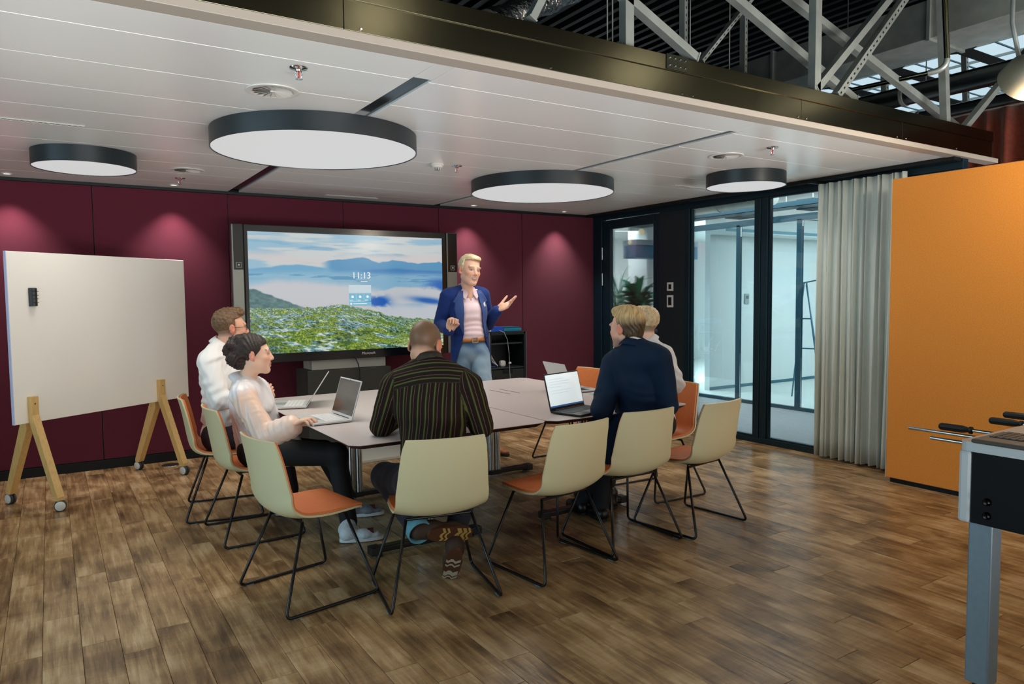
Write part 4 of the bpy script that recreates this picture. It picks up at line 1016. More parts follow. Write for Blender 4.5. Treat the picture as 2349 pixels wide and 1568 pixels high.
laptop(-3.105, -3.52, math.radians(15.4), .355, .235, math.radians(14), M_lapblk, M_blkkey, mat('doc_screen', (220, 228, 230), .4, emit=((198, 210, 212), .88)), 'open black laptop with a white document on its screen', doc=True)
laptop(-2.56, -2.75, math.radians(84), .33, .23, math.radians(24), M_lapsil, M_blkkey, M_scroff, 'open grey laptop in front of the person in the pale grey shirt')
pn = thing('notebook', (-2.40, -3.14, .7405), 'white closed notepad lying by the far right laptop', 'notepad', rz=.25)
MB().box((-.10, -.14, 0), (.10, .14, .010), .001).build('page_block', M_plwhite, pn)
MB().box((-.102, -.142, .010), (.102, .142, .0125), .001).build('cover', mat('pad_cover', (205, 200, 195), .6), pn)

# ------------------------------------------------------------------ football table at the right
ft = thing('table_football', (-3.095, -5.875, 0), 'table football game with white rim, black end panel and grey steel leg', 'table football')
M_rim = mat('football_rim', (206, 208, 208), .35); M_fb = mat('football_panel', (4, 4, 7), .55, spec=.2); M_leg = mat('football_leg', (128, 142, 152), .45, metal=.3, noise=(50, .04))
WX, WY = 1.45, .76
def rr(w0, w1, rad, n=6):
    pts = []
    for cx, cy_, a0 in ((w1[0]-rad, w0[1]+rad, -PI/2), (w1[0]-rad, w1[1]-rad, 0), (w0[0]+rad, w1[1]-rad, PI/2), (w0[0]+rad, w0[1]+rad, PI)):
        pts += [(cx+rad*math.cos(a0+PI/2*k/n), cy_+rad*math.sin(a0+PI/2*k/n)) for k in range(n+1)]
    return pts
outer = rr((0, -WY), (WX, 0), .03); inner = rr((.10, -WY+.09), (WX-.10, -.09), .02)
n = len(outer)
MB().add([(x, y, .93) for x, y in outer]+[(x, y, .93) for x, y in inner]+[(x, y, .895) for x, y in outer]+[(x, y, .895) for x, y in inner],
         [(i, (i+1) % n, n+(i+1) % n, n+i) for i in range(n)]+[(2*n+i, 3*n+i, 3*n+(i+1) % n, 2*n+(i+1) % n) for i in range(n)]+[(i, 2*n+i, 2*n+(i+1) % n, (i+1) % n) for i in range(n)]+[(n+i, n+(i+1) % n, 3*n+(i+1) % n, 3*n+i) for i in range(n)]).build('rim', M_rim, ft, 40)
MB().box((.0, -.045, .63), (.045, 0, .896), .012).build('corner_post', M_rim, ft)
MB().box((.0, -WY, .63), (.045, -WY+.045, .896), .012).build('corner_post', M_rim, ft)
MB().box((.004, -WY+.045, .635), (.03, -.045, .895)).build('end_panel', M_fb, ft)
MB().box((.045, -.028, .63), (WX, -.004, .896)).build('side_panel', M_fb, ft); MB().box((.045, -WY+.004, .63), (WX, -WY+.028, .896)).build('side_panel', M_fb, ft)
MB().box((WX-.03, -WY+.03, .63), (WX, -.03, .896)).build('end_panel', M_fb, ft)
MB().box((.03, -WY+.03, .75), (WX-.03, -.03, .765)).build('playing_field', mat('football_field', (40, 110, 60), .6), ft)
for zz in (.672, .722):
    MB().lathe([(0, .012), (.008, .014), (.012, .010), (.014, 0)], 16, T(.004, -.10, zz) @ Matrix.Rotation(-PI/2, 4, 'Y')).build('bolt', mat('bolt_dark', (40, 42, 42), .25, metal=1), ft, 40)
for lx, ly in ((.045, -.10), (.045, -WY+.02), (WX-.125, -.10), (WX-.125, -WY+.02)):
    lg = MB().box((lx, ly, .02), (lx+.08, ly+.08, .632), .006).build('leg', M_leg, ft)
    MB().lathe([(0, .022), (.02, .022), (.028, 0), (0, 0)], 14, T(lx+.04, ly+.04, 0)).build('levelling_foot', M_dark, lg, 40)
zr = .845
for i, (X, Yt, handle) in enumerate(((.395, .30, False), (.553, .48, False), (.71, .42, True), (1.06, .36, True), (1.30, .40, True))):
    rod = MB().tube([(X, -WY-.20, zr), (X, Yt, zr)], .008, 12).build('rod', M_chrome, ft, 40)
    if handle:
        MB().lathe([(0, 0), (.012, .0), (.017, .008), (.0175, .10), (.014, .118), (.011, .125), (.017, .132), (.017, .142), (.009, .146)], 10, T(X, Yt+.002, zr) @ rotx(PI/2)).build('handle', mat('rubber_grip', (16, 17, 17), .5), rod, 30)
    for q in range(3):
        yy = -WY*.25-q*WY*.25
        MB().lathe([(0, -.07), (.014, -.068), (.012, -.03), (.016, .0), (.014, .03), (.010, .038), (.013, .052), (.0, .064)], 10, T(X, yy, zr)).build('player_figure', mat('player_red', (150, 40, 36), .5), rod, 40)
kb = thing('keyboard', (-3.118, -5.925, .9305), 'dark grey keyboard with palm rest lying on the white rim', 'keyboard')
MB().box((0, -.36, .0), (.24, 0, .016), .007).build('keyboard_base', mat('keyboard_grey', (74, 70, 62), .5), kb)
k = MB()
for i in range(7):
    for j in range(15): k.box((.085+i*.021, -.025-j*.0215-.018, .016), (.085+i*.021+.018, -.025-j*.0215, .0195))
tag(k.build('keys', mat('keyboard_keys', (58, 55, 50), .55), kb), kind='stuff')
# ------------------------------------------------------------------ people: one continuous surface per garment / body
def nrm(v): v = np.asarray(v, float); return v/(np.linalg.norm(v)+1e-12)
def lerp(a, b, t_): return np.asarray(a, float)*(1-t_)+np.asarray(b, float)*t_
class SDF:
    def __init__(s, cut=False): s.pr = []; s.post = None; s.pad = .03; s.cut = cut
    def cone(s, a, b, ra, rb, k=.02): s.pr.append(('c', np.array(a, np.float32), np.array(b, np.float32), ra, rb, k, 1)); return s
    def econe(s, a, b, wa, wb, da, db, side, k=.03): s.pr.append(('e', np.array(a, np.float32), np.array(b, np.float32), (wa, wb, da, db, nrm(side)), None, k, 1)); return s
    def ell(s, c, ax, rad, k=.02, op=1): s.pr.append(('l', np.array(c, np.float32), np.array(ax, np.float32), np.array(rad, np.float32), None, k, op)); return s
    def sub_ell(s, c, ax, rad, k=.008): return s.ell(c, ax, rad, k, -1)
    def dist(s, q, P):
        T_, a, b = q[0], q[1], q[2]
        if T_ == 'c':
            ba = b-a; L2 = float(ba@ba)+1e-12; pa = P-a; t_ = np.clip((pa@ba)/L2, 0, 1); d = pa-t_[:, None]*ba
            return np.sqrt((d*d).sum(1))-(q[3]+(q[4]-q[3])*t_)
        if T_ == 'e':
            wa, wb, da, db, sd = q[3]; ba = b-a; L_ = float(np.linalg.norm(ba))+1e-9; u = ba/L_; sd = sd-u*float(sd@u); sd = (sd/np.linalg.norm(sd)).astype(np.float32); v = np.cross(u, sd).astype(np.float32)
            pa = P-a; l = pa@u; t_ = np.clip(l/L_, 0, 1); w = wa+(wb-wa)*t_; dd = da+(db-da)*t_; x = pa@sd; y = pa@v; e = l-t_*L_; m = np.minimum(w, dd)
            k0 = np.sqrt((x/w)**2+(y/dd)**2+(e/m)**2); k1 = np.sqrt((x/w**2)**2+(y/dd**2)**2+(e/m**2)**2)+1e-6
            return k0*(k0-1)/k1
        pa = (P-a)@b.T; r = q[3]; k0 = np.sqrt(((pa/r)**2).sum(1)); k1 = np.sqrt(((pa/r**2)**2).sum(1))+1e-6
        return k0*(k0-1)/k1
    @staticmethod
    def comb(d, e, k, op):
        if op > 0:
            h = np.clip(.5+.5*(d-e)/k, 0, 1); return d*(1-h)+e*h-k*h*(1-h)
        e = -e; h = np.clip(.5-.5*(d-e)/k, 0, 1); return d*(1-h)+e*h+k*h*(1-h)
    def eval(s, P, cull=None):
        P = P.astype(np.float32); d = np.full(len(P), 10., np.float32)
        for i, q in enumerate(s.pr):
            if cull is not None:
                m = cull[i]
                if not m.any(): continue
                d[m] = s.comb(d[m], s.dist(q, P[m]), q[5], q[6])
            else: d = s.comb(d, s.dist(q, P), q[5], q[6])
        if s.post is not None: d = s.post(P, d)
        return d
    def bounds(s):
        lo = np.full(3, 1e9); hi = -lo
        for q in s.pr:
            if q[6] < 0: continue
            if q[0] == 'c':
                for p_, r in ((q[1], q[3]), (q[2], q[4])): lo = np.minimum(lo, p_-r); hi = np.maximum(hi, p_+r)
            elif q[0] == 'e':
                r = max(q[3][:4])
                for p_ in (q[1], q[2]): lo = np.minimum(lo, p_-r); hi = np.maximum(hi, p_+r)
            else: r = q[3].max(); lo = np.minimum(lo, q[1]-r); hi = np.maximum(hi, q[1]+r)
        return lo-s.pad, hi+s.pad
    def mesh(s, h=.006, proj_it=1):
        B = 8; lo, hi = s.bounds(); nb = np.ceil((hi-lo)/(h*B)).astype(int)
        I = np.stack(np.meshgrid(*[np.arange(n) for n in nb], indexing='ij'), -1).reshape(-1, 3)
        Cc = (lo+(I+.5)*B*h).astype(np.float32); rad = B*h*.87
        D = [s.dist(q, Cc) for q in s.pr]
        dmin = np.min([d for d, q in zip(D, s.pr) if q[6] > 0], axis=0); kmax = max(q[5] for q in s.pr)
        keep = (np.abs(dmin) < rad*1.6+kmax*.6) | ((dmin < 0) & (np.min(np.abs(D), axis=0) < rad*1.6+kmax*.6) & (dmin > -.09))
        if s.cut: keep |= (dmin < 0)
        I = I[keep]; D = [d[keep] for d in D]; dm = dmin[keep]
        cull_b = [d < np.maximum(dm, 0)+2.1*rad+q[5] for d, q in zip(D, s.pr)]
        g = np.arange(B+1); N9 = np.stack(np.meshgrid(g, g, g, indexing='ij'), -1).reshape(-1, 3)
        P = (lo+((I*B)[:, None, :]+N9[None])*h).astype(np.float32); nbk = len(I); M = len(N9)
        val = np.full((nbk, M), 10., np.float32)
        for c, q in zip(cull_b, s.pr):
            ix = np.nonzero(c)[0]
            if len(ix): val[ix] = s.comb(val[ix], s.dist(q, P[ix].reshape(-1, 3)).reshape(len(ix), M), q[5], q[6])
        if s.post is not None: val = s.post(P.reshape(-1, 3), val.ravel())
        val = val.reshape(nbk, B+1, B+1, B+1)
        sg = val < 0
        c = [sg[:, i:i+B, j:j+B, k:k+B] for i in (0, 1) for j in (0, 1) for k in (0, 1)]
        su = sum(x.astype(np.int8) for x in c); act = (su > 0) & (su < 8)
        ab, ai, aj, ak = np.nonzero(act)
        gi = I[ab]*B+np.stack([ai, aj, ak], 1)
        dims = nb*B+2; lid = (gi[:, 0]*dims[1]+gi[:, 1])*dims[2]+gi[:, 2]
        cv = np.stack([val[ab, ai+i, aj+j, ak+k] for i in (0, 1) for j in (0, 1) for k in (0, 1)], 1)
        off = np.array([(i, j, k) for i in (0, 1) for j in (0, 1) for k in (0, 1)], np.float32)
        E = [(a, b) for a in range(8) for b in range(a+1, 8) if np.abs(off[a]-off[b]).sum() == 1]
        acc = np.zeros((len(ab), 3), np.float32); cnt = np.zeros(len(ab), np.float32)
        for a, b in E:
            va, vb = cv[:, a], cv[:, b]; m = (va < 0) != (vb < 0); t_ = np.where(m, va/(va-vb+1e-12), 0)
            acc += np.where(m[:, None], off[a]+(off[b]-off[a])*t_[:, None], 0); cnt += m
        V = lo+(gi+acc/np.maximum(cnt, 1)[:, None])*h
        o = np.argsort(lid); ls = lid[o]
        def find(x):
            p_ = np.searchsorted(ls, x); p_ = np.clip(p_, 0, len(ls)-1); ok = ls[p_] == x; return np.where(ok, o[p_], -1)
        st = (dims[1]*dims[2], dims[2], 1); F = []
        v0 = cv[:, 0] < 0
        for ax, ci in ((0, 4), (1, 2), (2, 1)):
            v1 = cv[:, ci] < 0; m = v0 != v1; u, w = [(1, 2), (2, 0), (0, 1)][ax]
            L0 = lid[m]; q = np.stack([find(L0), find(L0-st[u]), find(L0-st[u]-st[w]), find(L0-st[w])], 1); ok = (q >= 0).all(1)
            fl = v0[m]; q = np.where(fl[:, None], q, q[:, ::-1]); F.append(q[ok])
        F = np.concatenate(F)
        V = V.astype(np.float32)
        for _ in range(proj_it):
            cu = [c_[ab] for c_ in cull_b]; e = np.float32(h*.3); d0 = s.eval(V, cu); gr = np.stack([s.eval(V+np.eye(3, dtype=np.float32)[i]*e, cu)-d0 for i in range(3)], 1)/e
            gl = (gr*gr).sum(1)+1e-4; st_ = np.clip(d0/gl, -h*.6, h*.6); V = V-gr*st_[:, None]
        return V, F
    def surf_along(s, p, d, maxd=.5, off=0.0):      # march from p along d to the surface
        p = np.array(p, np.float32); t_ = np.zeros(len(p), np.float32)
        for _ in range(28): t_ += np.clip(s.eval(p+t_[:, None]*np.float32(d))-off, -.02, .05)
        return p+t_[:, None]*np.float32(d)
def build_sdf(name, S_, h, m, parent, colf=None, it=1):
    V, F = S_.mesh(h, it); org = np.array(parent.location); me = np_mesh(name, V-org, F, m, True)
    if colf is not None: col_attr(me, colf(V))
    return link(name, me, parent), V
def ncol(c): return np.array(lin(c))
def wnoise(P, f, seed):                       # cheap smooth 3-D noise in -1..1
    r = np.random.RandomState(seed); s = 0
    for i in range(5):
        k = r.normal(size=3)*f*(1+.35*i); s = s+np.sin(P@k.astype(np.float32)+r.rand()*6.28+1.3*np.sin(P@(r.normal(size=3)*f*.5).astype(np.float32)+r.rand()*6))
    return s/5
M_skin = attr_mat('skin', .48, spec=.35, sss=.12)
def frame(fwd, up):
    f = nrm(fwd); u = np.asarray(up, float); u = nrm(u-f*(u@f)); r = np.cross(f, u); return np.array([r, f, u])     # rows: right, forward, up
def add_hand(S_, w, X, N, side, curl, thumb=(.35, .25), sc=1.0, spread=.10):
    X = nrm(X); N = nrm(np.asarray(N, float)-X*(np.asarray(N)@X)); Sd = np.cross(X, N)*(1 if side == 'R' else -1)
    w = np.asarray(w, float); ax = np.array([X, Sd, N])
    S_.ell(w+X*.052*sc, ax, np.array([.056, .041, .0165])*sc, .012)
    S_.ell(w+X*.082*sc, ax, np.array([.020, .040, .0135])*sc, .010)
    S_.ell(w+X*.035*sc+Sd*.026*sc+N*.008*sc, ax, np.array([.034, .018, .015])*sc, .010)
    for i, (s0, ln, rr_) in enumerate(((.029, .94, .0088), (.0095, 1.04, .009), (-.010, .97, .0086), (-.028, .77, .0076))):
        c = curl[i] if isinstance(curl[0], (tuple, list)) else curl
        p = w+(X*(.094-.004*abs(i-1))+Sd*s0)*sc; sp = (1.2-i)*spread*.5; d = nrm(X+Sd*sp); a = 0; S_.cone(w+(X*.07+Sd*s0*.9)*sc, p, rr_*1.1*sc, rr_*1.05*sc, .006)
        for j, (l0, r0, r1) in enumerate(((.042, 1.0, .95), (.027, .95, .9), (.022, .9, .72))):
            a += c[j]; dd = nrm(d*math.cos(a)+N*math.sin(a)); q = p+dd*l0*ln*sc; S_.cone(p, q, rr_*r0*sc, rr_*r1*sc, .003); p = q
    t0 = w+(X*.022+Sd*.026+N*.006)*sc; d1 = nrm(X*.72+Sd*.70*(1-thumb[0])+N*.9*thumb[0]); q = t0+d1*.046*sc; S_.cone(t0, q, .0135*sc, .0108*sc, .008)
    d2 = nrm(d1*math.cos(thumb[1])+(N*.7-Sd*.5)*math.sin(thumb[1])+X*.15); q2 = q+d2*.034*sc; S_.cone(q, q2, .0105*sc, .0098*sc, .003)
    d3 = nrm(d2+(N*.3-Sd*.3)*thumb[1]); S_.cone(q2, q2+d3*.024*sc, .0098*sc, .0075*sc, .003)
def add_head(S_, c, A, sc=1.0, smile=0.0, female=False):
    c = np.asarray(c, float); w = lambda x, y, z: c+(A[0]*x+A[1]*y+A[2]*z)*sc
    e = lambda p, r, k=.018: S_.ell(w(*p), A, np.array(r)*sc, k*sc)
    e((0, -.018, .036), (.077, .098, .088)); e((0, .026, -.020), (.066, .074, .090), .03); e((0, .034, -.058), (.050, .056, .055), .03)
    for s in (-1, 1):
        S_.cone(w(s*.047, .002, -.056), w(s*.017, .070, -.103), .021*sc, .017*sc, .03*sc)
        e((s*.040, .064, -.022), (.022, .020, .018), .02); e((s*.030, .083, .026), (.026, .012, .010), .014)
    e((0, .080, -.103), (.021, .017, .016), .018)
    S_.cone(w(0, .090, .016), w(0, .110, -.024), .0075*sc, .0105*sc, .010*sc); e((0, .109, -.030), (.0125, .012, .010), .008)
    for s in (-1, 1): e((s*.012, .099, -.034), (.008, .010, .007), .006)
    for s in (-1, 1): S_.sub_ell(w(s*.031, .101, .004), A, np.array((.017, .016, .0105))*sc, .010*sc)
    for s in (-1, 1): e((s*.031, .0815, .004), (.0135, .0115, .0115), .003)
    wd = .022+.006*smile
    S_.cone(w(-wd, .083, -.063+.005*smile), w(0, .098, -.060), .0050*sc, .0068*sc, .006*sc); S_.cone(w(wd, .083, -.063+.005*smile), w(0, .098, -.060), .0050*sc, .0068*sc, .006*sc)
    S_.cone(w(-wd*.9, .083, -.068+.004*smile), w(0, .096, -.074-.006*smile), .0048*sc, .0072*sc, .006*sc); S_.cone(w(wd*.9, .083, -.068+.004*smile), w(0, .096, -.074-.006*smile), .0048*sc, .0072*sc, .006*sc)
    if smile > .3: S_.sub_ell(w(0, .102, -.066), A, np.array((.020, .018, .0048))*sc, .003*sc)
    for s in (-1, 1):
        t_ = .55*s; Ae = np.array([A[0]*math.cos(t_)-A[1]*math.sin(t_)*-1*0+A[1]*math.sin(-t_), A[1]*math.cos(t_)+A[0]*math.sin(t_), A[2]])
        S_.ell(w(s*.083, -.014, -.004), Ae, np.array((.010, .0195, .032))*sc, .005*sc); S_.sub_ell(w(s*.096, -.006, .000), Ae, np.array((.006, .009, .017))*sc, .005*sc)
        S_.ell(w(s*.077, -.004, -.030), Ae, np.array((.007, .009, .010))*sc, .006*sc)
def head_uv(V, c, A, sc): return ((V-np.asarray(c))@A.T)/sc
def person_root(label, J): 
    p = (J['hL']+J['hR'])/2; return thing('person', (float(p[0]), float(p[1]), 0.0), label, 'person')
def fwd_of(J): sd = nrm(J['sR']-J['sL']); up = nrm(J['neck']-(J['hL']+J['hR'])/2); return sd, np.cross(up, sd), up
def torso_prims(S_, J, f=0.0, w=1.0, belly=0.0, k=.05):
    sd, fw, up = fwd_of(J); pel = (J['hL']+J['hR'])/2; nk = J['neck']; hs = nrm(J['hR']-J['hL']); ch = lerp(nk, pel, .34)+fw*.012; wa = lerp(nk, pel, .72)+fw*.012
    sw = np.linalg.norm(J['sR']-J['sL'])/2
    S_.econe(pel+up*.02, wa, .150*w+f, .140*w+f, .108*w+f, .104*w+f+belly, hs, k); S_.econe(wa, ch, .142*w+f, (sw*.86)*w+f, .106*w+f+belly*.6, .112*w+f, sd, k)
    S_.econe(ch, lerp(nk, pel, .13), sw*.88*w+f, sw*.80*w+f, .110*w+f, .080*w+f, sd, k)
    S_.econe(lerp(J['sL'], J['sR'], .10)-up*.005, lerp(J['sL'], J['sR'], .90)-up*.005, .052*w+f, .052*w+f, .060*w+f, .060*w+f, up, k)
    for s in 'LR': S_.cone(nk+up*.006-fw*.006, lerp(J['s'+s], nk, .16)+up*.010, .047*w+f*.6, .046*w+f, .05)
def arm_prims(S_, J, s, f=0.0, r=(.056, .048, .044, .034), to=1.0, k=.010):
    S_.cone(J['s'+s], J['e'+s], r[0]+f, r[1]+f, k); S_.cone(J['e'+s], lerp(J['e'+s], J['w'+s], to), r[2]+f, r[3]+f, k)
def leg_prims(S_, J, s, f=0.0, r=(.088, .064, .060, .046), k=.03, to=1.0):
    S_.cone(J['h'+s], J['k'+s], r[0]+f, r[1]+f, k); S_.cone(J['k'+s], lerp(J['k'+s], J['a'+s], to), r[2]+f, r[3]+f, k)
def collar(parent, nk, up, fw, m, r0=.060, h=.036, flare=.020, gap=.5, name='collar', tilt=.30, back=0.0):
    sd = np.cross(fw, up); n = 40; P = []; u2 = nrm(up+fw*tilt); f2 = np.cross(u2, sd)
    for k in range(n+1):
        a = -PI/2+gap+ (2*PI-2*gap)*k/n+PI; a = PI/2+gap+(2*PI-2*gap)*k/n
        cx, cy_ = math.cos(a), math.sin(a); fr = max(0, cy_)
        row = []
        for rr_, zz in ((r0*1.00, -.012), (r0*.985, h*.6), (r0*1.0, h), (r0*1.06, h*1.02), (r0+flare*.7, h*.35), (r0+flare, -.006-.028*fr)):
            row.append(tuple(np.asarray(nk)-np.array(parent.location)+(sd*cx*rr_*1.02+f2*(cy_*rr_*1.08+back)+u2*(zz-.012*fr))))
        P.append(row)
    o = MB().grid(P).build(name, m, parent, True); sm = o.modifiers.new('cloth', 'SOLIDIFY'); sm.thickness = .003; sm.offset = 0
    return o
def hair_post(c, A, sc, fn):
    def post(P, d):
        q = ((P-np.asarray(c, np.float32))@A.T.astype(np.float32))/np.float32(sc); return np.maximum(d, fn(q)*sc)
    return post
def skin_cols(base, c, A, sc, lips=(176, 96, 88), brow=None, buzz=None, stubble=None, extra=None):
    def f(V):
        n = len(V); col = np.tile(ncol(base), (n, 1)); q = head_uv(V, c, A, sc); inh = (np.abs(q) < .16).all(1)
        def mixc(cc, a): nonlocal col; a = np.clip(a, 0, 1)*inh; col = col*(1-a[:, None])+ncol(cc)*a[:, None]
        col *= (1+.05*wnoise(V, 40, 3))[:, None]
        red = [min(255, base[0]), base[1]*.74, base[2]*.70]
        for s in (-1, 1): mixc(red, .5*np.exp(-(((q[:, 0]-s*.045)/.022)**2+((q[:, 1]-.07)/.03)**2+((q[:, 2]+.028)/.022)**2)))
        mixc(red, .75*((np.abs(q[:, 0]) > .079)&(q[:, 2] > -.05)&(q[:, 2] < .04))); mixc(red, .4*np.exp(-((q[:, 0]/.014)**2+((q[:, 1]-.115)/.018)**2+((q[:, 2]+.03)/.014)**2)))
        mixc(lips, (np.exp(-((q[:, 2]+.067)/.0105)**2)*np.exp(-(q[:, 0]/.022)**4)*(q[:, 1] > .080)))
        if stubble: mixc(stubble[0], stubble[1]*(np.clip((-.045-q[:, 2])/.02, 0, 1)*np.clip((q[:, 1]+.01)/.02, 0, 1)*np.clip((.13+q[:, 2])/.02, 0, 1))*(1-np.exp(-((q[:, 2]+.067)/.009)**2)*(np.abs(q[:, 0]) < .022)))
        if brow:
            for s in (-1, 1): mixc(brow, .9*np.exp(-(((q[:, 2]-.027-.004*(1-np.abs(q[:, 0]-s*.031)/.03))/.0042)**2))*(np.abs(q[:, 0]-s*.031) < .021)*(q[:, 1] > .06))
        for s in (-1, 1): # lids, eye whites, iris
            dx = q[:, 0]-s*.031; dz = q[:, 2]-.003+6.0*dx*dx; front = q[:, 1] > .078
            mixc((126, 88, 74), np.exp(-(dx/.017)**4)*np.exp(-(dz/.0085)**2)*front*.55); mixc((60, 40, 34), np.exp(-(dx/.0145)**4)*np.exp(-((dz-.0042)/.0020)**2)*front*.85)
            mixc((196, 188, 184), np.exp(-(dx/.0115)**6)*np.exp(-(dz/.0036)**4)*front*.8); mixc((38, 42, 48), (np.hypot(dx-.002, dz*1.15) < .0046)*front*.95)
        if buzz: mixc(buzz[0], buzz[1](q)*(np.abs(q[:, 0]) < .0785))
        if extra: extra(q, mixc)
        return np.clip(col, 0, 1)
    return f
def shoe(parent, ankle, heel, toe, soln, m_up, m_sole, name='shoe', w=.046, sock=None, stripes=None, reach=.6):
    """heel and toe are points on the sole's centre line, soln the direction the sole faces"""
    heel = np.asarray(heel, float); toe = np.asarray(toe, float); n = -nrm(np.asarray(soln, float)); d = nrm(toe-heel); n = nrm(n-d*(n@d)); s = np.cross(d, n); L_ = np.linalg.norm(toe-heel)
    S_ = SDF(True); S_.econe(heel+d*.035+n*.038, lerp(heel, toe, .62)+n*.032, w*.80, w*1.02, .034, .030, s, .02); S_.econe(lerp(heel, toe, .55)+n*.032, toe-d*.040+n*.026, w*1.04, w*.78, .032, .022, s, .02)
    S_.cone(heel+d*.045+n*.045, lerp(heel+d*.05+n*.06, ankle, .55), .040, .044, .03); S_.cone(heel+d*.05+n*.05, lerp(heel, ankle, reach), .038, .044, .02)
    hh, nn = heel.astype(np.float32), n.astype(np.float32)
    S_.post = lambda P, dd: np.maximum(dd, -((P-hh)@nn)+.010)
    o, _ = build_sdf(name, S_, .006, m_up, parent)
    loc = np.array(parent.location); P = []; N_ = 36; ring = []
    for k in range(N_):
        a = 2*PI*k/N_; t_ = .5-.5*math.cos(a); ww = w*(.78+.30*math.sin(PI*min(1, t_*.85+.12))**1.5-.16*math.exp(-((t_-.40)/.16)**2)+.10*t_); ring.append((t_, ww*math.sin(a)**1 if True else 0))
    pts = []
    for t_, x in ring:
        xx = math.copysign(abs(x)**.62*w**.38, x) if x else 0
        pts.append((xx*.98, t_))
    bot = [heel-d*.004+d*(L_+.008)*t_+s*x-loc for x, t_ in pts]; top = [p+n*.020 for p in bot]
    MB().add([tuple(p) for p in bot+top], [tuple(range(N_-1, -1, -1)), tuple(range(N_, 2*N_))]+[(i, (i+1) % N_, N_+(i+1) % N_, N_+i) for i in range(N_)]).build('sole', m_sole, o, 40).location = (0, 0, 0)
    if stripes:
        for t0, t1, mm in stripes:
            q = []
            for k in range(7):
                x = (-1+2*k/6)*w*.80; wob = .010*math.sin(k*1.9)
                q.append((heel+d*(L_*t0+wob)+s*x-n*.0012-loc, heel+d*(L_*t1+wob)+s*x-n*.0012-loc))
            mb = MB(); A_ = [tuple(a) for a, b in q]; B_ = [tuple(b) for a, b in q]; C_ = [tuple(np.array(a)+n*.003) for a in A_]; D_ = [tuple(np.array(a)+n*.003) for a in B_]
            mb.grid([A_, B_]).grid([B_, D_]).grid([D_, C_]).grid([C_, A_]); mb.build('tread_stripe', mm, o)
    return o
def limb_report(nm, J):
    L_ = lambda a, b: round(float(np.linalg.norm(J[a]-J[b])), 2)
    return; print(nm, 'uarm', L_('sL', 'eL'), L_('sR', 'eR'), 'farm', L_('eL', 'wL'), L_('eR', 'wR'), 'thigh', L_('hL', 'kL'), L_('hR', 'kR'), 'shin', L_('kL', 'aL'), L_('kR', 'aR'), 'sh', L_('sL', 'sR'), 'spine', round(float(np.linalg.norm(J['neck']-(J['hL']+J['hR'])/2)), 2), 'z', {k: round(float(v[2]), 2) for k, v in J.items()})
def core(S_, J, hand=True):
    """slim continuous body under the clothes, so that head, hands and trunk are one surface"""
    torso_prims(S_, J, -.022, 1.0)
    for s in 'LR':
        arm_prims(S_, J, s, -.006, (.044, .036, .036, .0275)); leg_prims(S_, J, s, -.016)
def J_(d): return {k: np.array(dp(*v)) if len(v) == 3 else np.array(v[1]) for k, v in d.items()}
HRES = .0052

# ================= striped shirt man (centre, from behind) =================
J = J_(dict(neck=(984, 838, 3.80), sL=(903, 884, 3.80), sR=(1076, 884, 3.72), eL=(876, 976, 3.84), eR=(1104, 976, 3.76), wL=(935, 944, 4.10), wR=(1065, 942, 4.08),
            hL=(955, 1108, 3.68), hR=(1040, 1104, 3.63), kL=(884, 1092, 4.02), kR=(1080, 1082, 4.00), aL=(962, 1218, 3.60), aR=(1040, 1238, 3.72)))
limb_report('striped', J)
R_ = person_root('person in a dark striped shirt seated with back to the camera', J)
sd, fw, up = fwd_of(J)
HA = frame(nrm(fw*.95+sd*.12-np.array([0, 0, .18])), [0, 0, 1]); HC = dp(976, 792, 3.84); hs = 1.03
S_ = SDF(); core(S_, J); S_.cone(J['neck']-up*.02, HC-HA[2]*.05-HA[1]*.02, .056, .057, .025); add_head(S_, HC, HA, hs)
for s in 'LR': add_hand(S_, J['w'+s], nrm(fw+sd*(.5 if s == 'L' else -.5)), [0, 0, -1], s, (.35, .5, .3))
def buzz(q):
    edge = np.clip((q[:, 2]+.055-.25*np.clip(q[:, 1], 0, 1)*2)/.03, 0, 1)*np.clip((.030-q[:, 1]+.5*np.clip(q[:, 2]-.06, 0, 1))/.02, 0, 1)
    bald = np.clip(1-((q[:, 0]/.055)**2+((q[:, 1]+.005)/.085)**2), 0, 1)*np.clip((q[:, 2]-.07)/.03, 0, 1)
    return edge*.88*(1-.75*np.clip(bald*2.2, 0, 1))
build_sdf('body', S_, HRES, M_skin, R_, skin_cols((206, 158, 130), HC, HA, hs, buzz=((92, 68, 46), buzz), stubble=((120, 96, 82), .55)))
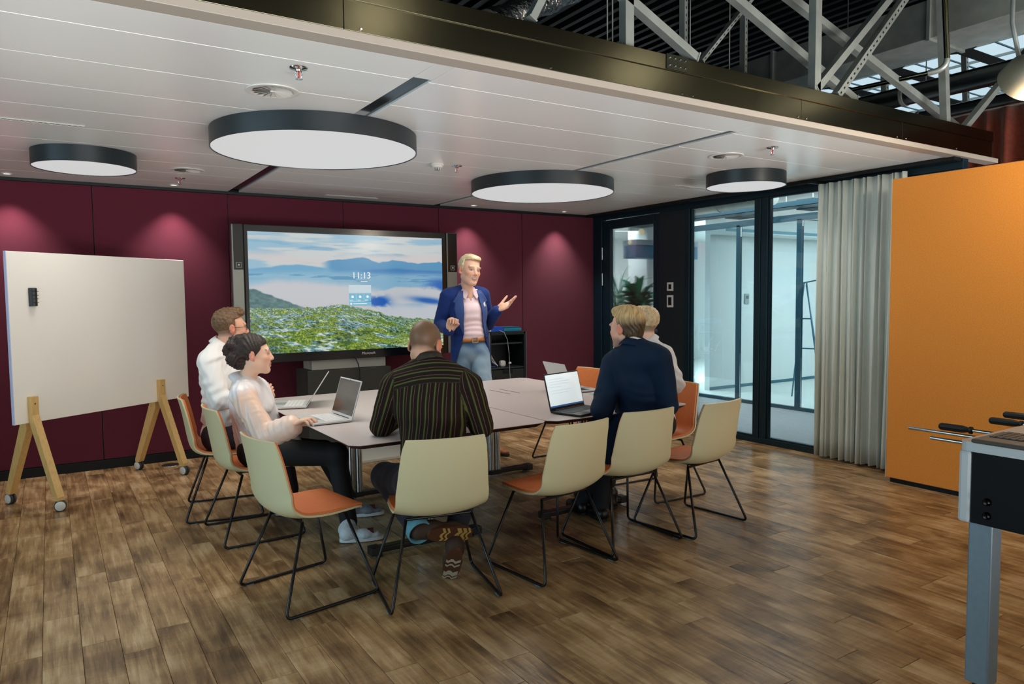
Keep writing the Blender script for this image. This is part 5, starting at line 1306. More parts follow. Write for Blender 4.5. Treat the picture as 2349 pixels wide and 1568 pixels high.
def stripe_mat():
    m = bpy.data.materials.new('striped_shirt'); m.use_nodes = True; nt = m.node_tree; L = nt.links.new; b = nt.nodes['Principled BSDF']; a = nt.nodes.new('ShaderNodeAttribute'); a.attribute_name = 'Col'
    sp = nt.nodes.new('ShaderNodeSeparateColor'); L(a.outputs['Color'], sp.inputs[0]); mm = nt.nodes.new('ShaderNodeMath'); mm.operation = 'MULTIPLY'; mm.inputs[1].default_value = 1/.042; L(sp.outputs[0], mm.inputs[0])
    fr = nt.nodes.new('ShaderNodeMath'); fr.operation = 'FRACT'; L(mm.outputs[0], fr.inputs[0]); r = nt.nodes.new('ShaderNodeValToRGB'); cr = r.color_ramp; cr.interpolation = 'CONSTANT'
    cols = ((0, (32, 23, 19)), (.16, (78, 84, 42)), (.33, (32, 23, 19)), (.62, (104, 76, 60)), (.68, (30, 21, 18)))
    cr.elements[0].position = 0; cr.elements[0].color = (*lin(cols[0][1]), 1); cr.elements[1].position = cols[1][0]; cr.elements[1].color = (*lin(cols[1][1]), 1)
    for p_, c in cols[2:]: e = cr.elements.new(p_); e.color = (*lin(c), 1)
    L(fr.outputs[0], r.inputs[0]); L(r.outputs[0], b.inputs['Base Color']); b.inputs['Roughness'].default_value = .85; b.inputs['Specular IOR Level'].default_value = .15; return m
S_ = SDF(); torso_prims(S_, J, .012, 1.04, .02)
for s in 'LR': arm_prims(S_, J, s, .016)
def wr1(P, d): return d+.0032*wnoise(P, 26, 5)+.0015*wnoise(P, 60, 6)
S_.post = wr1
def stripe_cols(V):
    o = lerp(J['sL'], J['sR'], .5); x = (V-o)@sd; z = (V-J['neck'])@up; sc = x+.5; bk = -((V-o)@fw)
    yoke = z > -.115-.35*x*x; sc = np.where(yoke, z+.6*x*x+.5+.02, sc)
    for s in 'LR':
        a, e, w = J['s'+s], J['e'+s], J['w'+s]; best = None
        for p0, p1 in ((a, e), (e, w)):
            ba = p1-p0; t_ = np.clip(((V-p0)@ba)/(ba@ba), 0, 1); q = V-p0-t_[:, None]*ba; dd = np.linalg.norm(q, axis=1); u = nrm(ba); v1 = nrm(np.cross(u, fw)); v2 = np.cross(u, v1); an = np.arctan2(q@v1, q@v2)
            if best is None: best = (dd, an)
            else: best = (np.minimum(dd, best[0]), np.where(dd < best[0], an, best[1]))
        outside = (np.abs(x) > np.linalg.norm(J['sR']-J['sL'])/2*.86) & ((x > 0) == (s == 'R')) & (best[0] < .085) & (z < -.03)
        outside |= ((x > 0) == (s == 'R')) & (best[0] < .075) & (np.abs(x) > .175)
        sc = np.where(outside, best[1]*.058+.5, sc)
    c = np.zeros((len(V), 3)); c[:, 0] = sc; return c
M_str = stripe_mat()
build_sdf('shirt', S_, .006, M_str, R_, stripe_cols)
co = collar(R_, J['neck']+up*.018, nrm(HC-J['neck']), fw, mat('striped_collar', (44, 36, 26), .8, noise=(40, .3)), .068, .030, .010, .7, tilt=.0)
S_ = SDF(); S_.econe(J['hL'], J['hR'], .11, .11, .105, .105, up, .04)
for s in 'LR': leg_prims(S_, J, s, .012, to=.84)
S_.post = lambda P, d: d+.003*wnoise(P, 30, 8)
M_jean_d = mat('dark_jeans', (22, 30, 46), .8, noise=(40, .25), sheen=.1)
build_sdf('trousers', S_, .008, M_jean_d, R_)
M_cuff = mat('jean_cuff', (92, 150, 168), .8, noise=(120, .12)); M_shoe_br = mat('brown_suede', (62, 44, 34), .8); M_sole_br = mat('brown_rubber', (84, 50, 32), .6); M_tread = mat('tan_tread', (186, 156, 84), .6)
for s in 'LR':
    a, k_ = J['a'+s], J['k'+s]; u = nrm(k_-a); p0 = a+u*.005-np.array(R_.location)
    if s == 'L': MB().tube([tuple(p0-u*.022), tuple(p0+u*.045)], .064, 20, cap=False).build('rolled_cuff', M_cuff, R_, True).modifiers.new('c', 'SOLIDIFY').thickness = .006
tv = nrm(-AF*.9-np.array([0, 0, .25]))
shoe(R_, J['aL'], dp(984, 1226, 3.57), dp(1082, 1224, 3.74), tv, M_shoe_br, M_sole_br, stripes=[(a, b, M_tread) for a, b in ((.28, .34), (.39, .44), (.62, .72), (.76, .84), (.88, .93))], w=.048, reach=1.12)
he = dp(1046, 1262, 3.62); to = dp(1030, 1326, 3.76); to[2] = max(to[2], .006)
shoe(R_, J['aR'], he, to, nrm(np.cross(nrm(to-he), AR)*-1 if (np.cross(nrm(to-he), AR)@AF) > 0 else np.cross(nrm(to-he), AR)), M_shoe_br, M_sole_br, stripes=[(a, b, mat('cream_tread', (176, 168, 146), .6)) for a, b in ((.34, .42), (.50, .55), (.74, .88), (.93, .97))], w=.046)

# ================= woman in blush blouse (left, near) =================
J = J_(dict(neck=(566, 880, 4.47), sL=(590, 893, 4.62), sR=(556, 908, 4.30), eL=(626, 985, 4.72), eR=(613, 1000, 4.24), wL=(676, 1022, 4.58), wR=(672, 976, 4.20),
            hL=(596, 1026, 4.66), hR=(584, 1034, 4.46), kL=(742, 1034, 4.76), kR=(772, 1042, 4.46), aL=(800, 1142, 4.90), aR=(800, 1196, 4.46)))
limb_report('woman', J)
R_ = person_root('person in a blush satin blouse typing on a silver laptop', J)
sd, fw, up = fwd_of(J)
HA = frame(nrm(AR*.93+AF*.36+np.array([0, 0, .02])), [0, 0, 1]); HC = dp(582, 812, 4.44); hs = .97
S_ = SDF(); core(S_, J); S_.cone(J['neck']-up*.02, HC-HA[2]*.055-HA[1]*.02, .050, .052, .03); add_head(S_, HC, HA, hs, .2, True)
add_hand(S_, J['wR'], nrm(dp(716, 957, 4.15)-J['wR']+np.array([0, 0, .01])), np.array([0, 0, -1])+AR*.15, 'R', ((.35, .75, .3), (.3, .8, .35), (.3, .85, .35), (.3, .8, .3)), (.45, .3), .98)
add_hand(S_, J['wL'], nrm(AR+AF*.2), [0, 0, -1], 'L', (.4, .6, .3))
build_sdf('body', S_, HRES, M_skin, R_, skin_cols((228, 184, 158), HC, HA, hs, brow=(60, 42, 32), lips=(190, 100, 96)))
Hh = SDF(True); w_ = lambda x, y, z: HC+(HA[0]*x+HA[1]*y+HA[2]*z)*hs
Hh.ell(w_(0, -.022, .040), HA, np.array((.089, .110, .096))*hs, .03); Hh.ell(w_(0, -.100, .000), HA, np.array((.070, .060, .076))*hs, .02); Hh.ell(w_(.03, -.128, -.020), HA, np.array((.05, .038, .050))*hs, .015); Hh.ell(w_(0, -.078, .085), HA, np.array((.056, .048, .040))*hs, .02)
Hh.ell(w_(0, -.082, -.055), HA, np.array((.052, .040, .048))*hs, .02); Hh.ell(w_(.02, -.120, .060), HA, np.array((.045, .036, .035))*hs, .012)
for bx_, by_, bz_, br_ in ((0, -.150, .030, .042), (.030, -.135, .062, .034), (.040, -.130, -.002, .036), (-.035, -.135, .045, .034), (.010, -.125, .088, .030)): Hh.ell(w_(bx_, by_, bz_), HA, np.array((br_, br_*.85, br_))*hs, .004)
def hp(P, d):
    q = ((P-HC.astype(np.float32))@HA.T.astype(np.float32))/np.float32(hs); top = .050-q[:, 2]+.42*np.clip(q[:, 1]-.035, 0, 1); side = np.maximum(q[:, 1]-.040+.75*np.clip(.035-q[:, 2], 0, .2), -.095-q[:, 2])
    cut = np.minimum(top, side); r_ = np.sin(q[:, 2]*150+16*np.sin(q[:, 1]*22)+q[:, 0]*40)
    return np.maximum(d+.0024*r_+.006*wnoise(P, 50, 2)*(q[:, 1] < -.05), cut*hs)
Hh.post = hp
M_hair_dk = mat('dark_brown_hair', (40, 24, 17), .5, noise=(60, .4), bump=(90, .7, .006), mapscale=(1, 1, 3))
build_sdf('hair', Hh, .005, M_hair_dk, R_)
S_ = SDF(); torso_prims(S_, J, .016, .96)
for s in 'LR': arm_prims(S_, J, s, .026, (.046, .044, .046, .040), .90)
aR0, aR1, aR2 = [J[k].astype(np.float32) for k in ('sR', 'eR', 'wR')]; uA = nrm(aR1-aR0).astype(np.float32); uB = nrm(aR2-aR1).astype(np.float32)
def wr2(P, d):
    la = (P-aR0)@uA; vb = np.cross(uA, fw).astype(np.float32); an = np.arctan2((P-aR0)@vb, (P-aR0)@np.asarray(fw, np.float32)); drape = np.sin(an*7+9*la+1.2*wnoise(P, 10, 3))
    bk = (P-nk32)@sd32; folds = np.sin(bk*62+3*np.sin(((P-nk32)@up32)*9)+1.5*wnoise(P, 8, 6))
    return d+.0030*drape*(np.abs(bk) > .11)+.0028*folds*(np.abs(bk) <= .13)+.0022*np.sin(((P-aR1)@uB)*150+4*wnoise(P, 14, 8))+.002*wnoise(P, 45, 15)
nk32, sd32, up32 = J['neck'].astype(np.float32), sd.astype(np.float32), up.astype(np.float32)
S_.post = wr2
M_blush = attr_mat('blush_satin', .36, spec=.5, sheen=.2, bump=(60, .15, .004))
def blush_cols(V):
    la = (V-J['sR'])@nrm(J['eR']-J['sR']); arm = np.clip(((V-J['neck'])@sd-.10)/.06, 0, 1)*np.clip(la/.05+.5, 0, 1); st_ = .5+.5*wnoise(V, 14, 4); pe = np.clip(arm*(.40+.45*st_)+.10, 0, 1)
    return ncol((232, 230, 232))*(1-pe)[:, None]+ncol((234, 190, 160))*pe[:, None]
build_sdf('blouse', S_, .006, M_blush, R_, blush_cols)
for s in 'LR':
    u = nrm(J['e'+s]-J['w'+s]); p0 = J['w'+s]+u*.035-np.array(R_.location); cf_ = MB().tube([tuple(p0-u*.004), tuple(p0), tuple(p0+u*.055), tuple(p0+u*.06)], [.050, .054, .064, .060], 24, cap=False).build('cuff', mat('blush_cuff', (236, 206, 184), .45, sheen=.2), R_, True); cm = cf_.modifiers.new('c', 'SOLIDIFY'); cm.thickness = .004
yk = [tuple(J['neck']-np.array(R_.location)+sd*x-up*(.055+.4*x*x)-fw*(.135-.9*x*x)) for x in np.linspace(-.12, .12, 13)]
collar(R_, J['neck']+up*.016, nrm(up+fw*.3), fw, mat('pale_collar', (226, 222, 224), .5), .064, .036, .044, .62)
S_ = SDF(); S_.econe(J['hL'], J['hR'], .105, .105, .10, .10, up, .04)
for s in 'LR': leg_prims(S_, J, s, .004, (.088, .066, .060, .048))
build_sdf('trousers', S_, .008, mat('black_trousers', (10, 10, 13), .8), R_)
M_shoe_w = mat('white_trainer', (196, 204, 210), .6, noise=(60, .1)); M_sole_w = mat('white_sole', (206, 212, 214), .5)
f_ = nrm(J['aR']*0+AR*.95+AF*.25); f_[2] = 0
for s, hp_ in (('R', dp(780, 1238, 4.35)), ('L', dp(792, 1172, 4.85))):
    h0 = np.array([hp_[0], hp_[1], .006]); so_ = shoe(R_, J['a'+s], h0, h0+nrm(f_)*.255, [0, 0, -1], M_shoe_w if s == 'R' else mat('grey_trainer', (120, 120, 130), .6), M_sole_w, w=.043)
    MB().tube([tuple(h0+nrm(f_)*.06+np.array([0, 0, .03])-np.array(R_.location)), tuple(h0+nrm(f_)*.20+np.array([0, 0, .04])-np.array(R_.location))], .030, 10).build('mesh_upper', mat('maroon_mesh', (110, 40, 46), .7), so_, True)

# ================= man in white shirt with glasses (left, far) =================
J = J_(dict(neck=(509, 798, 5.04), sL=(540, 812, 5.24), sR=(478, 833, 4.88), eL=(575, 905, 5.20), eR=(505, 918, 4.80), wL=(606, 922, 4.98), wR=(594, 916, 4.84),
            hL=(520, 990, 5.12), hR=(500, 1000, 4.96), kL=(640, 985, 5.24), kR=(622, 1000, 5.02), aL=(668, 1120, 5.18), aR=(650, 1160, 4.92)))
limb_report('white', J)
R_ = person_root('person in a white shirt and glasses seated by the whiteboard, hands clasped', J)
sd, fw, up = fwd_of(J)
HA = frame(nrm(AR*.80+AF*.60+np.array([0, 0, .05])), [0, 0, 1]); HC = dp(529, 752, 5.04); hs = 1.03
S_ = SDF(); core(S_, J); S_.cone(J['neck']-up*.02, HC-HA[2]*.05-HA[1]*.02, .058, .058, .03); add_head(S_, HC, HA, hs)
add_hand(S_, J['wR'], nrm(AR*.55+AF*.1+np.array([0, 0, .55])), nrm(AF*.7-AR*.4), 'R', (1.0, 1.2, .6), (.6, .5))
add_hand(S_, J['wL'], nrm(AR*.5-AF*.15+np.array([0, 0, .6])), nrm(-AF*.8-AR*.2), 'L', (.9, 1.1, .5), (.6, .5))
def fade(q): return .75*np.clip((q[:, 2]+.060)/.03, 0, 1)*np.clip((.022-q[:, 1])/.015, 0, 1)*np.clip((.06-q[:, 2])/.02, 0, 1)*(np.abs(q[:, 0]) < .082)
build_sdf('body', S_, HRES, M_skin, R_, skin_cols((224, 172, 144), HC, HA, hs, brow=(90, 62, 40), buzz=((84, 62, 44), fade)))
Hh = SDF(True); w_ = lambda x, y, z: HC+(HA[0]*x+HA[1]*y+HA[2]*z)*hs
Hh.ell(w_(0, -.020, .046), HA, np.array((.083, .104, .094))*hs, .03); Hh.ell(w_(0, .045, .105), HA, np.array((.060, .050, .032))*hs, .03)
def hp(P, d):
    q = ((P-HC.astype(np.float32))@HA.T.astype(np.float32))/np.float32(hs); top = .058-q[:, 2]+.35*np.clip(q[:, 1], 0, 1); side = np.maximum(q[:, 1]-.008, .0-q[:, 2]-.25*np.clip(-q[:, 1], 0, 1))
    return np.maximum(d+.0075*wnoise(P, 75, 31)*np.clip((q[:, 2]-.03)/.04, 0.1, 1), np.minimum(top, side)*hs)
Hh.post = hp
build_sdf('hair', Hh, .005, mat('brown_curly_hair', (104, 76, 48), .45, noise=(70, .45), bump=(120, .8, .005)), R_)
g_ = MB(); loc = np.array(R_.location)
for s in (-1, 1):
    pts = [w_(s*.034+.024*math.cos(a), .104-.012*abs(math.cos(a)*.5+s*.5), .002+.019*math.sin(a))-loc for a in np.linspace(0, 2*PI, 25)]; g_.tube([tuple(p) for p in pts], .0017, 6)
    g_.tube([tuple(w_(s*.058, .096, .006)-loc), tuple(w_(s*.082, .02, .006)-loc), tuple(w_(s*.086, -.015, .004)-loc), tuple(w_(s*.084, -.03, -.016)-loc)], .0019, 6)
g_.tube([tuple(w_(-.012, .110, .006)-loc), tuple(w_(.012, .110, .006)-loc)], .0018, 6).build('glasses', mat('glasses_frame', (46, 34, 28), .3), R_, True)
S_ = SDF(); torso_prims(S_, J, .018, 1.02)
for s in 'LR': arm_prims(S_, J, s, .020)
def wr3(P, d): a = (P-J['sR'].astype(np.float32))@nrm(up*.8-fw*.5).astype(np.float32); return d+.006*wnoise(P, 22, 25)+.0055*np.sin(a*70+6*wnoise(P, 8, 4))*(1+wnoise(P, 6, 9))*.6
S_.post = wr3
build_sdf('shirt', S_, .006, mat('white_cotton', (236, 232, 228), .75, noise=(6, .03), sheen=.2), R_)
collar(R_, J['neck']+up*.020, nrm(up+fw*.2), fw, mat('white_collar', (238, 234, 230), .7), .060, .040, .026, .5)
S_ = SDF(); S_.econe(J['hL'], J['hR'], .115, .115, .105, .105, up, .04)
for s in 'LR': leg_prims(S_, J, s, .006)
build_sdf('trousers', S_, .009, mat('plum_trousers', (44, 26, 38), .8), R_)
pl = (J['hL']+J['hR'])/2+up*.085
f2 = AR*.9+AF*.35; f2[2] = 0; f2 = nrm(f2)
for s in 'LR':
    h0 = np.array([J['a'+s][0], J['a'+s][1], .006])-f2*.05; shoe(R_, J['a'+s], h0, h0+f2*.28, [0, 0, -1], mat('dark_leather_shoe', (30, 30, 42), .5), mat('pale_sole', (150, 150, 160), .6))

# ================= man in navy suit (right, from behind) =================
J = J_(dict(neck=(1457, 797, 4.42), sL=(1408, 836, 4.56), sR=(1512, 822, 4.28), eL=(1381, 942, 4.40), eR=(1530, 928, 4.36), wL=(1366, 975, 4.58), wR=(1500, 930, 4.62),
            hL=(1450, 1028, 4.58), hR=(1490, 1020, 4.46), kL=(1390, 1018, 4.90), kR=(1440, 1012, 4.86), aL=(1378, 1165, 4.74), aR=(1335, 1150, 4.88)))
limb_report('suit', J)
R_ = person_root('person in a navy suit jacket seated with back to the camera before the black laptop', J)
sd, fw, up = fwd_of(J)
HA = frame(nrm(AF*.72-AR*.68+np.array([0, 0, -.03])), [0, 0, 1]); HC = dp(1437, 752, 4.46); hs = 1.02
S_ = SDF(); core(S_, J); S_.cone(J['neck']-up*.02, HC-HA[2]*.05-HA[1]*.02, .060, .060, .03); add_head(S_, HC, HA, hs)
add_hand(S_, J['wL'], nrm(AF+AR*.3), [0, 0, -1], 'L', (.4, .6, .3)); add_hand(S_, J['wR'], nrm(AF-AR*.5), [0, 0, -1], 'R', (.4, .6, .3))
build_sdf('body', S_, HRES, M_skin, R_, skin_cols((222, 174, 150), HC, HA, hs, brow=(150, 120, 84), stubble=((110, 90, 84), .6)))
Hh = SDF(True); w_ = lambda x, y, z: HC+(HA[0]*x+HA[1]*y+HA[2]*z)*hs
Hh.ell(w_(0, -.022, .042), HA, np.array((.087, .108, .098))*hs, .03); Hh.ell(w_(0, -.050, -.030), HA, np.array((.066, .056, .055))*hs, .03); Hh.ell(w_(.0, .040, .108), HA, np.array((.055, .050, .030))*hs, .03)
def hp(P, d):
    q = ((P-HC.astype(np.float32))@HA.T.astype(np.float32))/np.float32(hs); top = .060-q[:, 2]+.30*np.clip(q[:, 1], 0, 1); side = np.maximum(q[:, 1]-.012+.35*np.clip(.04-q[:, 2], 0, 1), np.maximum(-.082-q[:, 2]-.2*q[:, 1], -.030-q[:, 2]-1.2*np.clip(-.01-q[:, 1], 0, 1)))
    st_ = np.sin(np.arctan2(q[:, 0], -q[:, 1]+.02)*34+6*np.sin(q[:, 2]*40)); return np.maximum(d+.0020*st_+.002*wnoise(P, 40, 8), np.minimum(top, side)*hs)
Hh.post = hp
M_hairattr = attr_mat('blond_hair', .42, bump=(70, .6, .004, (1, 1, .25)))
def blond(V):
    q = head_uv(V, HC, HA, hs); t_ = np.clip((q[:, 2]-.012)/.060, 0, 1); an = np.arctan2(q[:, 0], -q[:, 1]+.02); st_ = .5+.5*np.sin(an*46+5*np.sin(q[:, 2]*30)+3*np.sin(an*13)); c = ncol((78, 60, 38))*(1-t_)[:, None]+ncol((206, 172, 116))*t_[:, None]
    return c*(.62+.5*st_)[:, None]
build_sdf('hair', Hh, .005, M_hairattr, R_, blond)
S_ = SDF(True); torso_prims(S_, J, .020, 1.0)
pel = (J['hL']+J['hR'])/2; S_.econe(pel+up*.10, pel-up*.02, .165, .175, .125, .130, sd, .05)
S_.econe(dp(1418, 960, 4.44), dp(1402, 1072, 4.42), .052, .062, .030, .016, AR, .04)
for s in 'LR': arm_prims(S_, J, s, .020, (.058, .050, .046, .036))
def wr4(P, d): a = (P-J['sL'].astype(np.float32))@nrm(up).astype(np.float32); return d+.004*wnoise(P, 16, 35)+.003*np.sin(a*55+7*wnoise(P, 7, 5))*np.clip(wnoise(P, 6, 19)+.3, 0, 1)
rgt = AR.astype(np.float32); pxc = float(dp(1432, 1040, 4.42)@AR)
def wr4c(P, d): return np.maximum(wr4(P, d), np.where(P@rgt > pxc, .448-P[:, 2], -1.0))
S_.post = wr4c
M_navy = mat('navy_wool', (9, 33, 58), .75, noise=(220, .10), spec=.2)
build_sdf('jacket', S_, .006, M_navy, R_)
collar(R_, J['neck']+up*.004, nrm(up+fw*.15), fw, M_navy, .070, .036, .026, .9, 'jacket_collar', back=-.004)
collar(R_, J['neck']+up*.018, nrm(up+fw*.2), fw, mat('white_collar', (238, 234, 230), .7), .060, .034, .010, .5, 'shirt_collar')
S_ = SDF(); S_.econe(J['hL'], J['hR'], .11, .11, .10, .10, up, .04)
for s in 'LR': leg_prims(S_, J, s, .008)
build_sdf('trousers', S_, .009, mat('dark_navy_trousers', (14, 18, 28), .8), R_)
f2 = AF*.9-AR*.3; f2[2] = 0; f2 = nrm(f2)
for s in 'LR':
    h0 = np.array([J['a'+s][0], J['a'+s][1], .006])-f2*.06; shoe(R_, J['a'+s], h0, h0+f2*.29, [0, 0, -1], mat('black_leather_shoe', (12, 12, 14), .35), mat('black_sole', (8, 8, 9), .6))

# ================= man in pale grey shirt (far right) =================
J = J_(dict(neck=(1487, 790, 5.30), sL=(1520, 814, 5.14), sR=(1466, 806, 5.46), eL=(1549, 880, 5.02), eR=(1440, 880, 5.50), wL=(1490, 885, 4.92), wR=(1420, 895, 5.30),
            hL=(1518, 972, 5.26), hR=(1500, 965, 5.46), kL=(1410, 985, 5.02), kR=(1400, 975, 5.26), aL=(1395, 1105, 4.98), aR=(1385, 1080, 5.25)))
limb_report('grey', J)
R_ = person_root('person in a pale grey shirt seated half hidden behind the navy suit', J)
sd, fw, up = fwd_of(J)
HA = frame(nrm(-AR*.80+AF*.58), [0, 0, 1]); HC = dp(1476, 745, 5.30); hs = 1.0
S_ = SDF(); core(S_, J); S_.cone(J['neck']-up*.02, HC-HA[2]*.05-HA[1]*.02, .058, .058, .03); add_head(S_, HC, HA, hs)
add_hand(S_, J['wL'], nrm(-AR+AF*.4), [0, 0, -1], 'L', (.4, .6, .3)); add_hand(S_, J['wR'], nrm(-AR+AF*.2), [0, 0, -1], 'R', (.4, .6, .3))
def fade2(q): return .85*np.clip((q[:, 2]+.060)/.02, 0, 1)*np.clip((.012-q[:, 1])/.02, 0, 1)*np.clip((.05-q[:, 2])/.02, 0, 1)*(np.abs(q[:, 0]) < .082)
build_sdf('body', S_, HRES, M_skin, R_, skin_cols((226, 184, 162), HC, HA, hs, buzz=((128, 106, 80), fade2)))
Hh = SDF(True); w_ = lambda x, y, z: HC+(HA[0]*x+HA[1]*y+HA[2]*z)*hs
Hh.ell(w_(0, -.020, .050), HA, np.array((.085, .106, .092))*hs, .03); Hh.ell(w_(0, .050, .105), HA, np.array((.06, .05, .034))*hs, .03)
def hp(P, d):
    q = ((P-HC.astype(np.float32))@HA.T.astype(np.float32))/np.float32(hs); top = .056-q[:, 2]+.3*np.clip(q[:, 1], 0, 1); side = np.maximum(q[:, 1]-.0, .010-q[:, 2]-.25*np.clip(-q[:, 1], 0, 1))
    return np.maximum(d+.004*wnoise(P, 70, 41), np.minimum(top, side)*hs)
Hh.post = hp
build_sdf('hair', Hh, .006, mat('sandy_hair', (196, 172, 132), .45, noise=(60, .3), bump=(110, .7, .004)), R_)
S_ = SDF(); torso_prims(S_, J, .016, 1.0)
for s in 'LR': arm_prims(S_, J, s, .020)
S_.post = wr3
build_sdf('shirt', S_, .007, mat('grey_cotton', (204, 204, 206), .75, noise=(6, .03), sheen=.2), R_)
collar(R_, J['neck']+up*.018, nrm(up+fw*.2), fw, mat('grey_collar', (206, 206, 208), .7), .060, .038, .024, .5)
S_ = SDF(); S_.econe(J['hL'], J['hR'], .11, .11, .10, .10, up, .04)
for s in 'LR': leg_prims(S_, J, s, .006)
build_sdf('trousers', S_, .010, mat('charcoal_trousers', (28, 30, 34), .8), R_)
f2 = -AR*.95+AF*.3; f2[2] = 0; f2 = nrm(f2)
for s in 'LR':
    h0 = np.array([J['a'+s][0], J['a'+s][1], .006])-f2*.06; shoe(R_, J['a'+s], h0, h0+f2*.28, [0, 0, -1], mat('black_leather_shoe', (12, 12, 14), .35), mat('black_sole', (8, 8, 9), .6))

# ================= presenter =================
J = J_(dict(neck=(1070, 668, 6.74), sL=(1106, 677, 6.80), sR=(1027, 680, 6.66), eL=(1119, 742, 6.92), eR=(1010, 744, 6.74), wL=(1142, 710, 6.68), wR=(1031, 758, 6.46),
            hL=(1099, 806, 6.76), hR=(1060, 806, 6.72), kL=(1113, 920, 6.72), kR=(1056, 924, 6.78), aL=(1131, 1018, 6.82), aR=(1070, 1014, 6.92)))
limb_report('presenter', J)
R_ = person_root('person standing in a blue blazer, pink shirt and jeans, one palm raised', J)
sd, fw, up = fwd_of(J)
hf = nrm(-AF*.80+AR*.52-np.array([0, 0, .10])); hup = nrm(np.array([0, 0, 1])+AR*.16)
HA = frame(hf, hup); HC = dp(1077, 620, 6.66); hs = 1.13
S_ = SDF(); core(S_, J); S_.cone(J['neck']-up*.02, HC-HA[2]*.055-HA[1]*.02, .060, .056, .03); add_head(S_, HC, HA, hs, .3)
S_.ell(J['neck']-up*.03+fw*.05, frame(fw, up), (.06, .05, .08), .03)
add_hand(S_, J['wR'], nrm(np.array([0, 0, 1])+AR*.25-AF*.15), nrm(AR*.55-AF*.8), 'R', (1.35, 1.5, .9), (.75, .9), 1.15, .02)
add_hand(S_, J['wL'], nrm(AR*.9+np.array([0, 0, .42])-AF*.15), nrm(np.array([0, 0, .75])-AF*.55-AR*.3), 'L', ((.10, .15, .1), (.22, .2, .1), (.34, .3, .2), (.5, .4, .2)), (.15, .1), 1.15, .22)
def extra(q, mixc):
    zz = q[:, 2]+.0655-14*q[:, 0]**2; fr = q[:, 1] > .070; mixc((74, 26, 26), np.exp(-(q[:, 0]/.021)**6)*np.exp(-(zz/.0062)**4)*fr); mixc((236, 230, 224), np.exp(-(q[:, 0]/.018)**6)*np.exp(-((zz-.0010)/.0040)**4)*fr)
    for s in (-1, 1): mixc((176, 118, 98), .25*np.exp(-((np.abs(q[:, 0])-.030-.25*np.clip(-.03-q[:, 2], 0, 1))/.003)**2)*(q[:, 2] < -.03)*(q[:, 2] > -.066)*(q[:, 1] > .05))
build_sdf('body', S_, .0046, M_skin, R_, skin_cols((226, 178, 152), HC, HA, hs, brow=(176, 140, 100), lips=(186, 104, 96), extra=extra))
Hh = SDF(True); w_ = lambda x, y, z: HC+(HA[0]*x+HA[1]*y+HA[2]*z)*hs
Hh.ell(w_(0, -.020, .044), HA, np.array((.085, .104, .094))*hs, .03); Hh.ell(w_(-.01, .040, .100), HA, np.array((.055, .045, .024))*hs, .03)
def hp(P, d):
    q = ((P-HC.astype(np.float32))@HA.T.astype(np.float32))/np.float32(hs); top = .086-q[:, 2]+.02*np.clip(q[:, 1], -1, 1)-.25*np.clip(np.abs(q[:, 0])-.045, 0, 1); side = np.maximum(q[:, 1]-.018, -.005-q[:, 2]-1.2*np.clip(-.02-q[:, 1], 0, .07))
    return np.maximum(d+.0035*wnoise(P, 60, 51), np.minimum(top, side)*hs)
Hh.post = hp
build_sdf('hair', Hh, .005, mat('silver_blond_hair', (214, 196, 156), .45, noise=(50, .25), bump=(110, .7, .004)), R_)
S_ = SDF(True); torso_prims(S_, J, .004, 1.0)
for s in 'LR': S_.cone(J['w'+s]+nrm(J['e'+s]-J['w'+s])*.03, J['w'+s]+nrm(J['e'+s]-J['w'+s])*.10, .043, .046, .01)
fA = frame(fw, up).astype(np.float32); nkf = J['neck'].astype(np.float32)
upf = up.astype(np.float32); bzc = np.float32(((J['hL']+J['hR'])/2+up*.10)@up)
def shirt_post(P, d):
    q = (P-nkf)@fA.T; vneck = np.maximum(np.abs(q[:, 0]-.0)-.30*np.clip(q[:, 2]+.105, 0, 1)-.0, .02-q[:, 1]); d = np.maximum(d, bzc-P@upf); return np.maximum(d+.003*wnoise(P, 24, 61)+.0025*np.sin(q[:, 2]*95+5*wnoise(P, 9, 2)), -vneck)
S_.post = shirt_post
M_pink = mat('pink_cotton', (232, 206, 212), .7, noise=(300, .03), sheen=.2)
build_sdf('shirt', S_, .006, M_pink, R_)
collar(R_, J['neck']+up*.012, nrm(up+fw*.1), fw, M_pink, .070, .044, .024, .55, 'shirt_collar', tilt=.35)
S_ = SDF(True); torso_prims(S_, J, .016, 1.02); pel = (J['hL']+J['hR'])/2
S_.econe(pel+up*.16, pel-up*.07, .168, .195, .122, .136, sd, .05)
for s in 'LR': arm_prims(S_, J, s, .013, (.060, .052, .050, .040), .90)
def jpost(P, d):
    q = (P-nkf)@fA.T; z = -q[:, 2]; cx = .000+.0*z; hw = np.interp(z, [-.1, 0.0, .06, .18, .34, .44, .52, .60, .80], [.050, .070, .080, .092, .100, .108, .130, .160, .22]).astype(np.float32)
    cut = np.maximum(np.abs(q[:, 0]-cx)-hw, .0-q[:, 1]); return np.maximum(d+.0035*wnoise(P, 15, 71)+.0015*wnoise(P, 40, 72), -cut)
S_.post = jpost
M_blazer = mat('blue_blazer', (20, 48, 112), .75, noise=(240, .10), spec=.25, sheen=.08)
SJ = S_; build_sdf('blazer', S_, .006, M_blazer, R_)
U_ = SDF(); torso_prims(U_, J, .016, 1.02); U_.econe(pel+up*.16, pel-up*.07, .168, .195, .122, .136, sd, .05)
